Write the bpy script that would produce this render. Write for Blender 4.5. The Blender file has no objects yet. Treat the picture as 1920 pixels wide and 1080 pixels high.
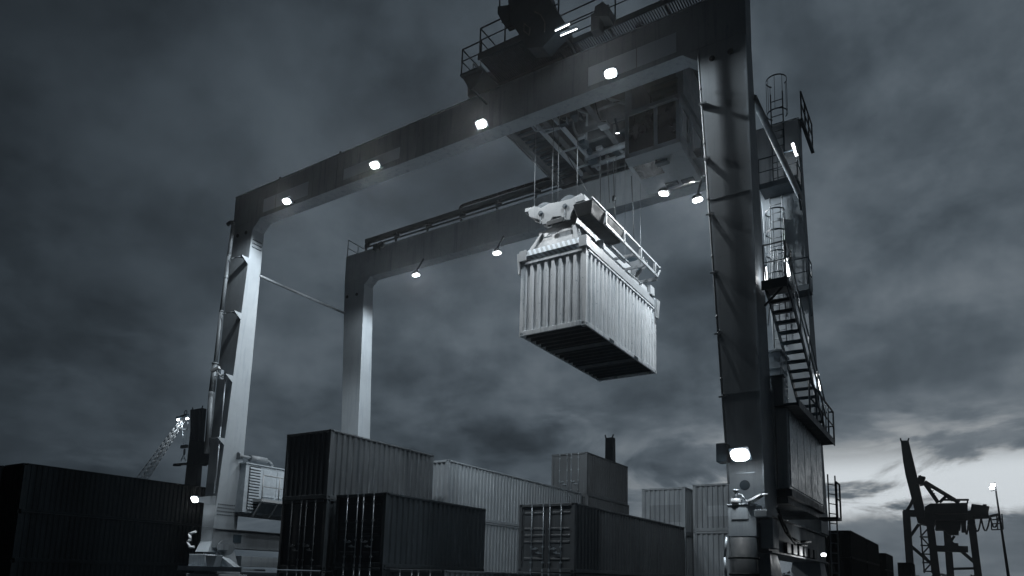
import bpy, bmesh, math, random
from mathutils import Vector, Matrix
random.seed(7)
SC = bpy.context.scene
COL = SC.collection
PI = math.pi
R = math.radians

# ------------------------------------------------------------------ camera
CAM_H = 2.34
RX = Vector((0.8423855, 0.53819371, 0.02709603))
UX = Vector((0.06134464, -0.14573008, 0.98742067))
FX = Vector((-0.5353723, 0.83012666, 0.15577621))
cd = bpy.data.cameras.new('camera')
cam = bpy.data.objects.new('camera', cd)
COL.objects.link(cam)
cam.matrix_world = Matrix(((RX.x, UX.x, -FX.x, 0), (RX.y, UX.y, -FX.y, 0), (RX.z, UX.z, -FX.z, CAM_H), (0, 0, 0, 1)))
cd.sensor_width = 36
cd.lens = 1322.78 / 1920 * 36
cd.shift_y = (876.57 - 540) / 1920
cd.clip_start = 0.1
cd.clip_end = 6000
SC.camera = cam


def at(px, py, y=None, x=None, z=None):
    """A point of the place seen at a pixel of the 1920x1080 photograph, on the plane y=, x= or z=."""
    d = RX * ((px - 960) / 1322.78) + UX * ((876.57 - py) / 1322.78) + FX
    t = y / d.y if y is not None else (x / d.x if x is not None else (z - CAM_H) / d.z)
    return Vector((0, 0, CAM_H)) + d * t


# ------------------------------------------------------------------ exposure, sky, sun
SC.view_settings.view_transform = 'Standard'
SC.view_settings.look = 'None'
SC.view_settings.exposure = 0
SC.view_settings.gamma = 1
SC.render.engine = 'CYCLES'
SC.cycles.use_denoising = True
SC.cycles.max_bounces = 6
SC.cycles.sample_clamp_indirect = 4
SUN_EL, SUN_AZ = R(1.5), R(0)        # the sun has just gone down behind the quay, ahead and to the right
W = bpy.data.worlds.new('World')
SC.world = W
W.use_nodes = True


def build_world():
    nt = W.node_tree
    nt.nodes.clear()
    N = lambda t: nt.nodes.new(t)
    L = nt.links.new

    def math_(op, a, b=None, c=None, clamp=False):
        n = N('ShaderNodeMath'); n.operation = op; n.use_clamp = clamp
        for i, v in enumerate((a, b, c)):
            if v is None: continue
            if isinstance(v, (int, float)): n.inputs[i].default_value = v
            else: L(v, n.inputs[i])
        return n.outputs[0]

    def smooth(v, a, b, lo=0.0, hi=1.0):
        n = N('ShaderNodeMapRange'); n.interpolation_type = 'SMOOTHSTEP'
        L(v, n.inputs[0])
        for i, q in zip((1, 2, 3, 4), (a, b, lo, hi)): n.inputs[i].default_value = q
        return n.outputs[0]

    def noise(vec, scale, detail, rough, dist=0.0):
        n = N('ShaderNodeTexNoise'); L(vec, n.inputs['Vector'])
        n.inputs['Scale'].default_value = scale; n.inputs['Detail'].default_value = detail
        n.inputs['Roughness'].default_value = rough; n.inputs['Distortion'].default_value = dist
        return n.outputs['Fac']
    tc = N('ShaderNodeTexCoord')
    sep = N('ShaderNodeSeparateXYZ'); L(tc.outputs['Generated'], sep.inputs[0])
    X, Y, Z = sep.outputs
    zz = math_('ADD', math_('MAXIMUM', Z, 0.0), 0.24)
    # the cloud layer lies on a flat ceiling, so it closes up towards the horizon
    comb = N('ShaderNodeCombineXYZ')
    L(math_('DIVIDE', X, zz), comb.inputs[0]); L(math_('DIVIDE', Y, zz), comb.inputs[1])
    P = comb.outputs[0]
    big = noise(P, 0.75, 2, 0.45, 0.2)
    fine = noise(P, 3.0, 7, 0.55, 0.15)
    lump = noise(tc.outputs['Generated'], 6.5, 7, 0.58, 0.1)
    wisp = noise(P, 1.7, 8, 0.60, 0.6)
    # distance from where the sun set
    sd = Vector((math.sin(SUN_AZ), math.cos(SUN_AZ), 0.05)).normalized()
    dot = N('ShaderNodeVectorMath'); dot.operation = 'DOT_PRODUCT'
    L(tc.outputs['Generated'], dot.inputs[0]); dot.inputs[1].default_value = sd
    D = dot.outputs['Value']
    glow = smooth(D, 0.72, 1.0)
    low = smooth(Z, 0.30, 0.02)
    # cloud underside, paler straight above the sunset side, darker to the left
    side = smooth(D, -0.1, 0.95)
    base = math_('ADD', math_('MULTIPLY', math_('MULTIPLY', side, side), 0.102), 0.015)
    mott = math_('ADD', math_('MULTIPLY', smooth(big, 0.30, 0.68), 0.60), math_('ADD', math_('MULTIPLY', smooth(fine, 0.33, 0.70), 0.56), math_('MULTIPLY', smooth(lump, 0.36, 0.68), 0.50)))
    puff = math_('MULTIPLY', smooth(wisp, 0.56, 0.72), math_('MULTIPLY', smooth(Z, 0.40, 0.20), 0.6))
    base = math_('MULTIPLY', base, smooth(Z, 0.85, 0.30, 0.72, 1.0))
    cloud = math_('MULTIPLY', base, math_('ADD', math_('ADD', mott, puff), 0.22))
    # clear strip low over the sunset, dimmed physical sky
    sky = N('ShaderNodeTexSky'); sky.sky_type = 'NISHITA'; sky.sun_disc = False
    sky.sun_elevation = SUN_EL; sky.sun_rotation = SUN_AZ; sky.air_density = 1.0; sky.dust_density = 2.0
    bw = N('ShaderNodeRGBToBW'); L(sky.outputs[0], bw.inputs[0])
    clear = math_('ADD', math_('MINIMUM', math_('MULTIPLY', bw.outputs[0], 0.05), 0.25), math_('MULTIPLY', glow, 0.46))
    gap = math_('MULTIPLY', smooth(wisp, 0.46, 0.60), math_('MULTIPLY', smooth(D, 0.84, 0.98), math_('MULTIPLY', smooth(Z, 0.26, 0.13), smooth(Z, 0.07, 0.11))))
    Zb = math_('SUBTRACT', Z, math_('MULTIPLY', math_('ADD', math_('SUBTRACT', noise(tc.outputs['Generated'], 7.0, 5, 0.55, 0.0), 0.5), math_('MULTIPLY', math_('MAXIMUM', X, -0.25), 0.30)), 0.11))
    strip = math_('MULTIPLY', smooth(D, 0.90, 0.985), math_('MULTIPLY', smooth(Z, 0.190, 0.140), smooth(Zb, 0.070, 0.095)))
    strip = math_('MULTIPLY', strip, smooth(wisp, 0.41, 0.52))
    # a bank of low cloud stands on the horizon itself
    g = math_('MAXIMUM', math_('MULTIPLY', gap, 0.55), strip, clamp=True)
    mix = math_('ADD', math_('MULTIPLY', clear, g), math_('MULTIPLY', cloud, math_('SUBTRACT', 1.0, g)))
    tint = N('ShaderNodeMix'); tint.data_type = 'RGBA'
    L(smooth(mix, 0.0, 0.35), tint.inputs['Factor'])
    tint.inputs['A'].default_value = (0.70, 0.93, 1.15, 1); tint.inputs['B'].default_value = (0.93, 1.0, 1.05, 1)
    mul = N('ShaderNodeVectorMath'); mul.operation = 'SCALE'
    L(tint.outputs['Result'], mul.inputs[0]); L(mix, mul.inputs['Scale'])
    bg = N('ShaderNodeBackground'); bg.inputs['Strength'].default_value = 1.0
    L(mul.outputs[0], bg.inputs[0])
    out = N('ShaderNodeOutputWorld'); L(bg.outputs[0], out.inputs[0])


build_world()
sl = bpy.data.lights.new('sun', 'SUN')
sl.energy = 0.03; sl.angle = R(12); sl.color = (1, 0.96, 0.92)
so = bpy.data.objects.new('sun', sl); COL.objects.link(so)
so.rotation_euler = Vector((math.sin(SUN_AZ) * math.cos(SUN_EL), math.cos(SUN_AZ) * math.cos(SUN_EL), math.sin(SUN_EL))).to_track_quat('Z', 'Y').to_euler()


# ------------------------------------------------------------------ materials
def paint(name, col, rough=0.5, var=0.18, streak=0.25, metal=0.0, bump=0.15, scale=1.0, spec=0.4, stain=(0.35, 0.42, 0.47), pale=0.0):
    """Weathered paint: slow tone drift, fine grime, rain streaks running down, light unevenness of the sheet."""
    m = bpy.data.materials.new(name); m.use_nodes = True
    nt = m.node_tree; L = nt.links.new
    b = nt.nodes['Principled BSDF']
    b.inputs['Metallic'].default_value = metal
    b.inputs['Specular IOR Level'].default_value = spec
    tc = nt.nodes.new('ShaderNodeTexCoord')
    oi = nt.nodes.new('ShaderNodeObjectInfo')

    def noise(sc, det, ro, sx=1, sy=1, sz=1):
        mp = nt.nodes.new('ShaderNodeMapping'); L(tc.outputs['Object'], mp.inputs['Vector'])
        mp.inputs['Scale'].default_value = (sx, sy, sz)
        add = nt.nodes.new('ShaderNodeVectorMath'); add.operation = 'ADD'
        L(mp.outputs[0], add.inputs[0]); L(oi.outputs['Location'], add.inputs[1])
        n = nt.nodes.new('ShaderNodeTexNoise'); L(add.outputs[0], n.inputs['Vector'])
        n.inputs['Scale'].default_value = sc; n.inputs['Detail'].default_value = det; n.inputs['Roughness'].default_value = ro
        return n.outputs['Fac']

    def rng(v, a, b_, lo, hi):
        n = nt.nodes.new('ShaderNodeMapRange'); L(v, n.inputs[0])
        for i, q in zip((1, 2, 3, 4), (a, b_, lo, hi)): n.inputs[i].default_value = q
        return n.outputs[0]

    def mix(f, a, c):
        n = nt.nodes.new('ShaderNodeMix'); n.data_type = 'RGBA'
        L(f, n.inputs['Factor'])
        for s, v in (('A', a), ('B', c)):
            if isinstance(v, tuple): n.inputs[s].default_value = (*v, 1)
            else: L(v, n.inputs[s])
        return n.outputs['Result']
    lo = tuple(c * (1 - var) for c in col); hi = tuple(min(1, c * (1 + var)) for c in col)
    c = mix(rng(noise(0.6 * scale, 5, 0.6), 0.3, 0.7, 0, 1), lo, hi)
    st = tuple(col[i] * stain[i] for i in range(3))
    s1 = rng(noise(1.6 * scale, 4, 0.65, 3.5, 3.5, 0.22), 0.52, 0.74, 0, streak)
    c = mix(s1, c, st)
    c = mix(rng(noise(9 * scale, 6, 0.7), 0.60, 0.72, 0, streak * 1.2), c, st)
    if pale:
        pc = tuple(min(0.75, q * 2.6 + 0.05) for q in col)
        c = mix(rng(noise(2.3 * scale, 3, 0.6, 4.5, 4.5, 0.30), 0.58, 0.76, 0, pale), c, pc)
        c = mix(rng(noise(14 * scale, 4, 0.75), 0.66, 0.74, 0, pale), c, pc)
    L(c, b.inputs['Base Color'])
    L(rng(noise(4 * scale, 5, 0.6), 0.3, 0.7, max(0.05, rough - 0.13), min(1, rough + 0.15)), b.inputs['Roughness'])
    if bump:
        bp = nt.nodes.new('ShaderNodeBump'); bp.inputs['Strength'].default_value = bump; bp.inputs['Distance'].default_value = 0.02
        L(noise(2.2 * scale, 3, 0.5), bp.inputs['Height']); L(bp.outputs[0], b.inputs['Normal'])
    return m


def lamp_mat(name, strength, col=(0.95, 0.98, 1.0)):
    m = bpy.data.materials.new(name); m.use_nodes = True
    b = m.node_tree.nodes['Principled BSDF']
    b.inputs['Base Color'].default_value = (0.8, 0.8, 0.8, 1)
    b.inputs['Emission Color'].default_value = (*col, 1); b.inputs['Emission Strength'].default_value = strength
    return m


def g(v, b=1.0):
    """A bluish grey of value v."""
    return (v * (1 - 0.13 * b), v, v * (1 + 0.11 * b))


M_CRANE = paint('crane_paint', g(0.32), 0.55, 0.14, 0.5, bump=0.10)
M_LEGPAINT = paint('leg_paint', g(0.31), 0.55, 0.10, 0.32, bump=0.06)
M_PATCH = paint('overpainted_panel', g(0.62), 0.6, 0.06, 0.10, bump=0.05)
M_DARK = paint('dark_steel', g(0.045, 3), 0.5, 0.25, 0.3)
M_BLACK = paint('black_rubber', g(0.015, 3), 0.7, 0.2, 0.2)
M_MID = paint('grey_steel', g(0.20), 0.5, 0.2, 0.35)
M_GALV = paint('galvanised_steel', g(0.42), 0.42, 0.18, 0.3, metal=0.5)
M_PIPE = paint('exhaust_pipe_steel', g(0.20), 0.5, 0.30, 0.45, metal=0.3)
M_WHITE = paint('white_paint', g(0.40, 0.6), 0.5, 0.10, 0.35)
M_HOUSE = paint('house_panel_paint', g(0.46), 0.24, 0.08, 0.12, spec=0.7)
M_CAB = paint('cabin_paint', g(0.22), 0.5, 0.10, 0.25)
M_HEAD = paint('headblock_paint', g(0.24, 0.6), 0.55, 0.15, 0.5, pale=0.0)
M_SILL = paint('sill_paint', g(0.19), 0.55, 0.15, 0.4)
M_TROL = paint('trolley_steel', g(0.11), 0.6, 0.25, 0.45)
M_ROPE = paint('wire_rope', g(0.16), 0.6, 0.15, 0.3)
M_GRATE = paint('grating_steel', g(0.30), 0.5, 0.15, 0.3)
M_HANG = paint('pale_container_paint', g(0.70, 0.5), 0.55, 0.15, 0.95)
M_GLASS = paint('dark_glass', g(0.02), 0.08, 0.1, 0.1, spec=0.6, bump=0.0)
M_LENS = lamp_mat('floodlight_glow', 7)
M_TUBE = lamp_mat('tube_light_glow', 4)
M_LENS2 = lamp_mat('leg_lamp_glow', 16)
M_FARLAMP = lamp_mat('mast_lamp_glow', 30)
M_FAR = paint('far_steel', g(0.022, 3), 0.7, 0.2, 0.2, scale=0.1, bump=0)


# ------------------------------------------------------------------ mesh helpers
class MB:
    def __init__(s): s.v = []; s.f = []; s.sm = []

    def add(s, vs, fs, smooth=False):
        o = len(s.v); s.v += [tuple(v) for v in vs]
        s.f += [tuple(i + o for i in f) for f in fs]; s.sm += [smooth] * len(fs)
        return s

    def box(s, x0, x1, y0, y1, z0, z1):
        return s.hexa([(x0, y0, z0), (x1, y0, z0), (x1, y1, z0), (x0, y1, z0), (x0, y0, z1), (x1, y0, z1), (x1, y1, z1), (x0, y1, z1)])

    def hexa(s, v):
        return s.add(v, [(0, 3, 2, 1), (4, 5, 6, 7), (0, 1, 5, 4), (1, 2, 6, 5), (2, 3, 7, 6), (3, 0, 4, 7)])

    def bar(s, p, q, w, h=None, up=(0, 0, 1)):
        """rectangular bar from p to q, w across, h along up."""
        h = h or w
        p, q = Vector(p), Vector(q); d = (q - p).normalized(); u = Vector(up)
        if abs(d.dot(u)) > 0.99: u = Vector((1, 0, 0))
        a = d.cross(u).normalized() * w / 2; b = a.cross(d).normalized() * h / 2
        return s.hexa([p - a - b, p + a - b, q + a - b, q - a - b, p - a + b, p + a + b, q + a + b, q - a + b])

    def tube(s, p, q, r, n=10, r2=None, caps=True):
        p, q = Vector(p), Vector(q); d = (q - p).normalized()
        u = Vector((0, 0, 1)) if abs(d.z) < 0.95 else Vector((1, 0, 0))
        a = d.cross(u).normalized(); b = a.cross(d); r2 = r if r2 is None else r2
        ring = lambda c, rr: [c + (a * math.cos(2 * PI * i / n) + b * math.sin(2 * PI * i / n)) * rr for i in range(n)]
        o = len(s.v)
        s.add(ring(p, r) + ring(q, r2), [(i, i + n, (i + 1) % n + n, (i + 1) % n) for i in range(n)], True)
        if caps:
            s.f += [tuple(o + i for i in range(n)), tuple(o + n + n - 1 - i for i in range(n))]; s.sm += [False, False]
        return s

    def path(s, pts, r, n=8):
        for a, b in zip(pts[:-1], pts[1:]): s.tube(a, b, r, n)
        return s

    def prism(s, pts, d):
        """polygon pts (3-D, planar) pushed along vector d."""
        n = len(pts); d = Vector(d)
        return s.add([Vector(p) for p in pts] + [Vector(p) + d for p in pts],
                     [tuple(range(n)), tuple(range(2 * n - 1, n - 1, -1))] + [(i, i + n, (i + 1) % n + n, (i + 1) % n) for i in range(n)])

    def disc(s, c, ax, r, t, n=24):
        c, ax = Vector(c), Vector(ax).normalized()
        return s.tube(c - ax * t / 2, c + ax * t / 2, r, n)

    def build(s, name, mat, parent=None, bevel=0.0, at_=None):
        me = bpy.data.meshes.new(name); me.from_pydata(s.v, [], s.f); me.update()
        bm = bmesh.new(); bm.from_mesh(me); bmesh.ops.recalc_face_normals(bm, faces=bm.faces); bm.to_mesh(me); bm.free()
        me.polygons.foreach_set('use_smooth', s.sm)
        me.materials.append(mat)
        o = bpy.data.objects.new(name, me); COL.objects.link(o)
        if parent: o.parent = parent
        if bevel:
            b = o.modifiers.new('edge', 'BEVEL'); b.width = bevel; b.segments = 2; b.limit_method = 'ANGLE'
        return o


def tag(o, label, cat, group=None, kind=None):
    o['label'] = label; o['category'] = cat
    if group: o['group'] = group
    if kind: o['kind'] = kind
    return o


def empty(name, loc=(0, 0, 0), label=None, cat=None, group=None, rz=0):
    o = bpy.data.objects.new(name, None); COL.objects.link(o)
    o.location = loc; o.rotation_euler = (0, 0, rz); o.empty_display_size = 0.2
    if label: tag(o, label, cat, group)
    return o


def spot(name, parent, loc, target, watts, angle=150, blend=0.6, size=0.15, col=(0.94, 0.98, 1.0)):
    l = bpy.data.lights.new(name, 'SPOT'); l.energy = watts; l.spot_size = R(angle); l.spot_blend = blend
    l.shadow_soft_size = size; l.color = col
    o = bpy.data.objects.new(name, l); COL.objects.link(o)
    o.location = loc; o.rotation_euler = (Vector(loc) - Vector(target)).to_track_quat('Z', 'Y').to_euler()
    if parent: o.parent = parent
    return o


def rail_run(mb, pts, h=1.0, r=0.022, gap=1.4, mid=True):
    """guard rail along pts: posts, top rail, knee rail."""
    for a, b in zip(pts[:-1], pts[1:]):
        a, b = Vector(a), Vector(b); n = max(1, round((b - a).length / gap))
        for i in range(n + 1):
            p = a.lerp(b, i / n); mb.tube(p, p + Vector((0, 0, h)), r, 6)
        up = Vector((0, 0, h)); mb.tube(a + up, b + up, r, 6)
        if mid: mb.tube(a + up * 0.52, b + up * 0.52, r * 0.8, 6)
    return mb


# ------------------------------------------------------------------ ground
def ground():
    m = paint('asphalt', g(0.05), 0.8, 0.3, 0.3, scale=0.3)
    o = MB().add([(-3000, -1500, 0), (3000, -1500, 0), (3000, 4500, 0), (-3000, 4500, 0)], [(0, 1, 2, 3)]).build('ground', m)
    o['kind'] = 'structure'; o['label'] = 'dark asphalt of the container yard'


ground()

# ------------------------------------------------------------------ shipping containers
CACHE = {}


def corr(length, height, pitch, depth, flip=False):
    """corrugated sheet in local (u, v): profile list of (u, d); d = 0 outer, -depth inner."""
    pts = [(0, 0)]
    n = max(1, int(length / pitch)); pt = length / n
    a, b, c = pt * 0.36, pt * 0.14, pt * 0.36
    u = 0
    for i in range(n):
        pts += [(u + a / 2, 0), (u + a / 2 + b, -depth), (u + a / 2 + b + c, -depth), (u + a / 2 + 2 * b + c, 0)]
        u += pt
    pts.append((length, 0))
    return pts


def panel_mesh(key, kind, Wd, H, L, pitch, depth):
    if key in CACHE: return CACHE[key]
    mb = MB()
    if kind == 'side':       # at x = 0 plane facing +x, running along y
        pr = corr(L - 0.28, H, pitch, depth)
        z0, z1 = 0.15, H - 0.065
        vs = [(-0.012 + d, 0.14 + u, z0) for u, d in pr] + [(-0.012 + d, 0.14 + u, z1) for u, d in pr]
    else:                    # end: at y = 0 facing -y, running along x from -Wd+.14
        pr = corr(Wd - 0.28, H, pitch, depth)
        z0, z1 = 0.15, H - 0.10
        vs = [(-Wd + 0.14 + u, 0.012 - d, z0) for u, d in pr] + [(-Wd + 0.14 + u, 0.012 - d, z1) for u, d in pr]
    n = len(pr)
    mb.add(vs, [(i, i + 1, i + 1 + n, i + n) for i in range(n - 1)])
    CACHE[key] = mb
    return mb


def casting_mesh():
    if 'cast' in CACHE: return CACHE['cast']
    bm = bmesh.new()
    bmesh.ops.create_cube(bm, size=1)
    bmesh.ops.scale(bm, vec=(0.168, 0.184, 0.124), verts=bm.verts)
    fs = [f for f in bm.faces]
    r = bmesh.ops.inset_individual(bm, faces=fs, thickness=0.036)
    ext = bmesh.ops.extrude_discrete_faces(bm, faces=fs)
    for f in ext['faces']:
        n = f.normal.copy()
        bmesh.ops.translate(bm, vec=-n * 0.035, verts=f.verts)
        f.material_index = 1
    me = bpy.data.meshes.new('corner_casting'); bm.to_mesh(me); bm.free()
    CACHE['cast'] = me
    return me


def link_mesh(name, me, mats, parent, loc=(0, 0, 0)):
    o = bpy.data.objects.new(name, me); COL.objects.link(o); o.parent = parent; o.location = loc
    return o


def container(label, x, y, z, mat, Wd=2.438, H=2.591, L=6.058, door=False, far=False, pitch=0.278, depth=0.050,
              rod_mat=None, group='shipping containers in the yard', swages=True, back_detail=False, hazard=False, name='shipping_container'):
    """x, y, z = lower corner nearest the camera on the +x side; runs -x by Wd and +y by L."""
    root = empty(name, (x, y, z), label, 'container', group)
    fr = MB()
    p = 0.13
    for xx in (-Wd, -p):
        for yy in (0, L - p):
            fr.box(xx, xx + p, yy, yy + p, 0.12, H - 0.12)
    for xx in (-Wd, -0.06):                                             # side rails
        fr.box(xx + 0.004, xx + 0.056, p, L - p, 0.005, 0.15); fr.box(xx - 0.010, xx + 0.070, p, L - p, H - 0.070, H - 0.004)
    for yy in (0, L - 0.06):
        fr.box(-Wd + p, -p, yy + 0.002, yy + 0.058, 0.005, 0.16); fr.box(-Wd + p, -p, yy - 0.010, yy + 0.070, H - 0.105, H - 0.004)
    fr.build('frame', mat, root, bevel=0 if far else 0.008)
    cm = casting_mesh()
    if not far:
        ck = 'cast' + mat.name
        if ck not in CACHE:
            me = cm.copy(); me.materials.clear(); me.materials.append(mat); me.materials.append(M_BLACK); CACHE[ck] = me
        for xx in (-Wd + 0.081, -0.081):
            for yy in (0.089, L - 0.089):
                for zz in (0.060, H - 0.060):
                    link_mesh('corner_casting', CACHE[ck], None, root, (xx, yy, zz))
    panel_mesh(('s', L, H, pitch, depth), 'side', Wd, H, L, pitch, depth).build('side_panel', mat, root)
    o = panel_mesh(('s', L, H, pitch, depth), 'side', Wd, H, L, pitch, depth).build('side_panel', mat, root)
    o.rotation_euler = (0, 0, PI); o.location = (-Wd, L, 0)
    rf = MB(); n = int(L / 0.6)
    rf.box(-Wd + 0.06, -0.06, 0.06, L - 0.06, H - 0.035, H - 0.015)
    rf.build('roof_panel', mat, root)
    fl = MB(); fl.box(-Wd + 0.06, -0.06, 0.06, L - 0.06, 0.125, 0.155)
    fl.build('floor_panel', M_DARK, root)
    if back_detail:
        cmb = MB(); n = int(L / 0.33)
        for i in range(1, n):
            yy = L * i / n
            cmb.box(-Wd + 0.058, -0.058, yy - 0.022, yy + 0.022, 0.02, 0.124)
        for yy in (1.98, 4.08):                                         # fork pockets
            cmb.box(-Wd + 0.004, 0.0, yy - 0.18, yy + 0.18, 0.012, 0.116)
        cmb.build('cross_members', M_DARK, root)
    o = panel_mesh(('e', Wd, H), 'end', Wd, H, L, 0.25, 0.055).build('end_panel', mat, root)
    o.rotation_euler = (0, 0, PI); o.location = (-Wd, L, 0)
    if not door:
        panel_mesh(('e', Wd, H), 'end', Wd, H, L, 0.25, 0.055).build('end_panel', mat, root)
    else:
        rm = rod_mat or M_GALV
        hw = (Wd - 2 * p) / 2
        for k in (0, 1):
            x0 = -Wd + p + k * hw + 0.012; x1 = x0 + hw - 0.024
            d = MB()
            bands = [(0.17, 0.30), (0.45, 0.54)] if not swages else [(0.17, 0.30), (0.42, 0.50), (1.14, 1.22), (1.38, 1.46), (1.62, 1.70), (2.16, 2.24)]
            # a flat leaf with raised swages pressed across it
            d.box(x0, x1, 0.050, 0.075, 0.165, H - 0.112)
            if swages:
                hs = H / 2.591
                for zc in (0.50, 1.14, 1.38, 1.64, 2.24):
                    zc *= hs
                    d.prism([(x0 + 0.09, 0.049, zc - 0.075), (x0 + 0.09, 0.026, zc - 0.030), (x0 + 0.09, 0.026, zc + 0.018), (x0 + 0.09, 0.049, zc + 0.045)], (x1 - x0 - 0.18, 0, 0))
            else:
                for zc in (0.9, 1.75): d.box(x0, x1, 0.046, 0.049, zc, zc + 0.03)
            d.box(x0, x0 + 0.05, 0.030, 0.049, 0.165, H - 0.112); d.box(x1 - 0.05, x1, 0.030, 0.049, 0.165, H - 0.112)
            dr = d.build('door', mat, root)
            for xr in (x0 + hw * 0.40, x0 + hw * 0.87) if k == 0 else (x0 + hw * 0.13, x0 + hw * 0.58):
                r = MB(); r.tube((xr, 0.004, 0.05), (xr, 0.004, H - 0.03), 0.019, 8)
                for zc in (0.06, H - 0.07): r.box(xr - 0.035, xr + 0.035, -0.024, 0.024, zc - 0.05, zc + 0.05)
                for zc in (0.36, 0.95, 1.62, H - 0.30): r.box(xr - 0.045, xr + 0.045, -0.018, 0.0245, zc - 0.030, zc + 0.030)
                r.build('locking_rod', rm, dr)
                hd = MB()
                zc = 0.86 if (xr - x0) < hw * 0.5 else 0.70
                hd.bar((xr, -0.022, zc), (xr + 0.30 * (1 if (xr - x0) < hw * 0.5 else -1), -0.018, zc + 0.03), 0.022, 0.045)
                xh_ = xr + 0.19 * (1 if (xr - x0) < hw * 0.5 else -1)
                hd.box(xh_ - 0.03, xh_ + 0.03, -0.03, 0.02, zc - 0.02, zc + 0.075)
                hd.build('handle', rm, dr)
            if not far:
                for zc in (0.35, 1.0, 1.6, H - 0.32):
                    xh = x0 - 0.015 if k == 0 else x1 + 0.015
                    MB().box(xh - 0.05, xh + 0.05, 0.006, 0.028, zc - 0.04, zc + 0.04).build('hinge', mat, dr)
    if hazard:
        hz = MB()
        for i in range(4):
            for xs in (-Wd + 0.20, -0.62):
                xa = xs + i * 0.11
                hz.prism([(xa, -0.003, H - 0.085), (xa + 0.05, -0.003, H - 0.085), (xa + 0.09, -0.003, H - 0.02), (xa + 0.04, -0.003, H - 0.02)], (0, 0.004, 0))
        hz.build('hazard_marking', M_WHITE, root)
    return root


def cpaint(name, v, streak=0.45, var=0.16, rough=0.5, b=1.0, pale=0.25, spec=0.4):
    return paint(name, g(v, b), rough, var, streak, pale=pale, spec=spec)


P_A = cpaint('slate_container_paint', 0.125, 0.55, rough=0.42, pale=0.5)
P_B = cpaint('navy_container_paint', 0.060, 0.5, rough=0.42, b=1.6, pale=0.4)
P_C = cpaint('steel_blue_container_paint', 0.105, 0.35, rough=0.48)
P_D = cpaint('blue_grey_container_paint', 0.13, 0.35)
P_E = cpaint('light_grey_container_paint', 0.30, 0.3, 0.1)
P_F = cpaint('pale_grey_container_paint', 0.27, 0.35, 0.12)
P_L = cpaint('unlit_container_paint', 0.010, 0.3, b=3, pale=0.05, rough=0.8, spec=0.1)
P_G = cpaint('dull_grey_container_paint', 0.20, 0.4)

container('slate grey container with corrugated end, on top of the stack nearest the left crane leg', -19.59, 17.93, 5.06, P_A)
container('black container with faint door rods under the slate grey container', -19.59, 17.95, 2.46, P_B, door=True, swages=False, rod_mat=M_MID)
container('dark container with pale header, lowest below the faint door rods', -19.59, 17.95, -0.0, P_A, H=2.43, door=True)
container('navy container with four bright door rods and rain streaks down its side', -16.82, 18.1, 2.60, P_B, door=True, rod_mat=M_GALV)
container('dark container almost out of the frame below the navy container', -16.82, 18.1, 0.0, P_B, door=True)
container('grey container whose top rail runs along the bottom edge of the picture', -14.02, 17.95, 0.0, P_G, H=2.56, L=12.192, door=True)
container('long steel blue container with raised door swages and hazard marks on its header', -12.19, 23.3, 2.62, P_C, L=12.192, door=True, hazard=True)
container('container hidden in shade beneath the long steel blue one', -12.19, 23.3, 0.0, P_B, L=12.192, door=True)
container('long light grey container with a row of shadow notches, level with the slate grey one', -19.6, 25.05, 5.03, P_E, L=13.27)
container('grey corrugated container under the long light grey one', -19.6, 25.05, 2.42, P_E, L=13.27)
container('lowest grey container under the long light grey pair', -19.6, 25.05, 0.0, P_E, H=2.41, L=13.27)
container('blue grey container with door rods on the tallest stack, before the dark boom', -19.4, 38.6, 7.55, P_D, Wd=2.5, H=2.68, L=6.28, door=True, swages=False)
container('blue grey container directly under the one on the tallest stack', -19.3, 38.6, 4.92, P_D, Wd=2.5, H=2.62, L=6.28)
container('second container from the ground in the tallest stack', -19.35, 38.6, 2.46, P_D, Wd=2.5, H=2.45, L=6.28)
container('bottom container of the tallest stack', -19.35, 38.6, 0.0, P_D, Wd=2.5, H=2.45, L=6.28)
container('pale container with a darker repainted band across its end', -12.35, 36.1, 4.92, P_F, H=2.48, L=6.058)
container('pale container under the one with the darker band', -12.35, 36.1, 2.46, P_F, H=2.45, L=6.058)
container('bottom container under the one with the darker band', -12.35, 36.1, 0.0, P_F, H=2.45, L=6.058)
container('grey container with a pale repainted block, beside the right crane leg', -9.30, 35.5, 4.99, P_G, H=2.42)
container('rust speckled grey container under the one with the pale block', -9.30, 35.5, 2.50, P_G, H=2.48)
container('bottom grey container below the rust speckled one', -9.30, 35.5, 0.0, P_G, H=2.49)
# overpainted marks on the two pale ends: thin coats of another tone
for r_, (x0, x1, z0, z1), mt in (('pale container with a darker repainted band across its end', (-2.05, -0.20, 0.62, 1.55), P_G),
                                 ('grey container with a pale repainted block, beside the right crane leg', (-1.75, -0.2, 0.75, 1.30), P_F)):
    o = [q for q in bpy.data.objects if q.get('label') == r_][0]
    pr = corr(2.438 - 0.28, 2.5, 0.25, 0.055)
    pr = [(u - 2.438 + 0.14, d) for u, d in pr if x0 <= u - 2.438 + 0.14 <= x1]
    n = len(pr)
    MB().add([(u, 0.009 - d, z0) for u, d in pr] + [(u, 0.009 - d, z1) for u, d in pr], [(i, i + 1, i + 1 + n, i + n) for i in range(n - 1)]).build('repainted_patch', mt, o)

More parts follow.
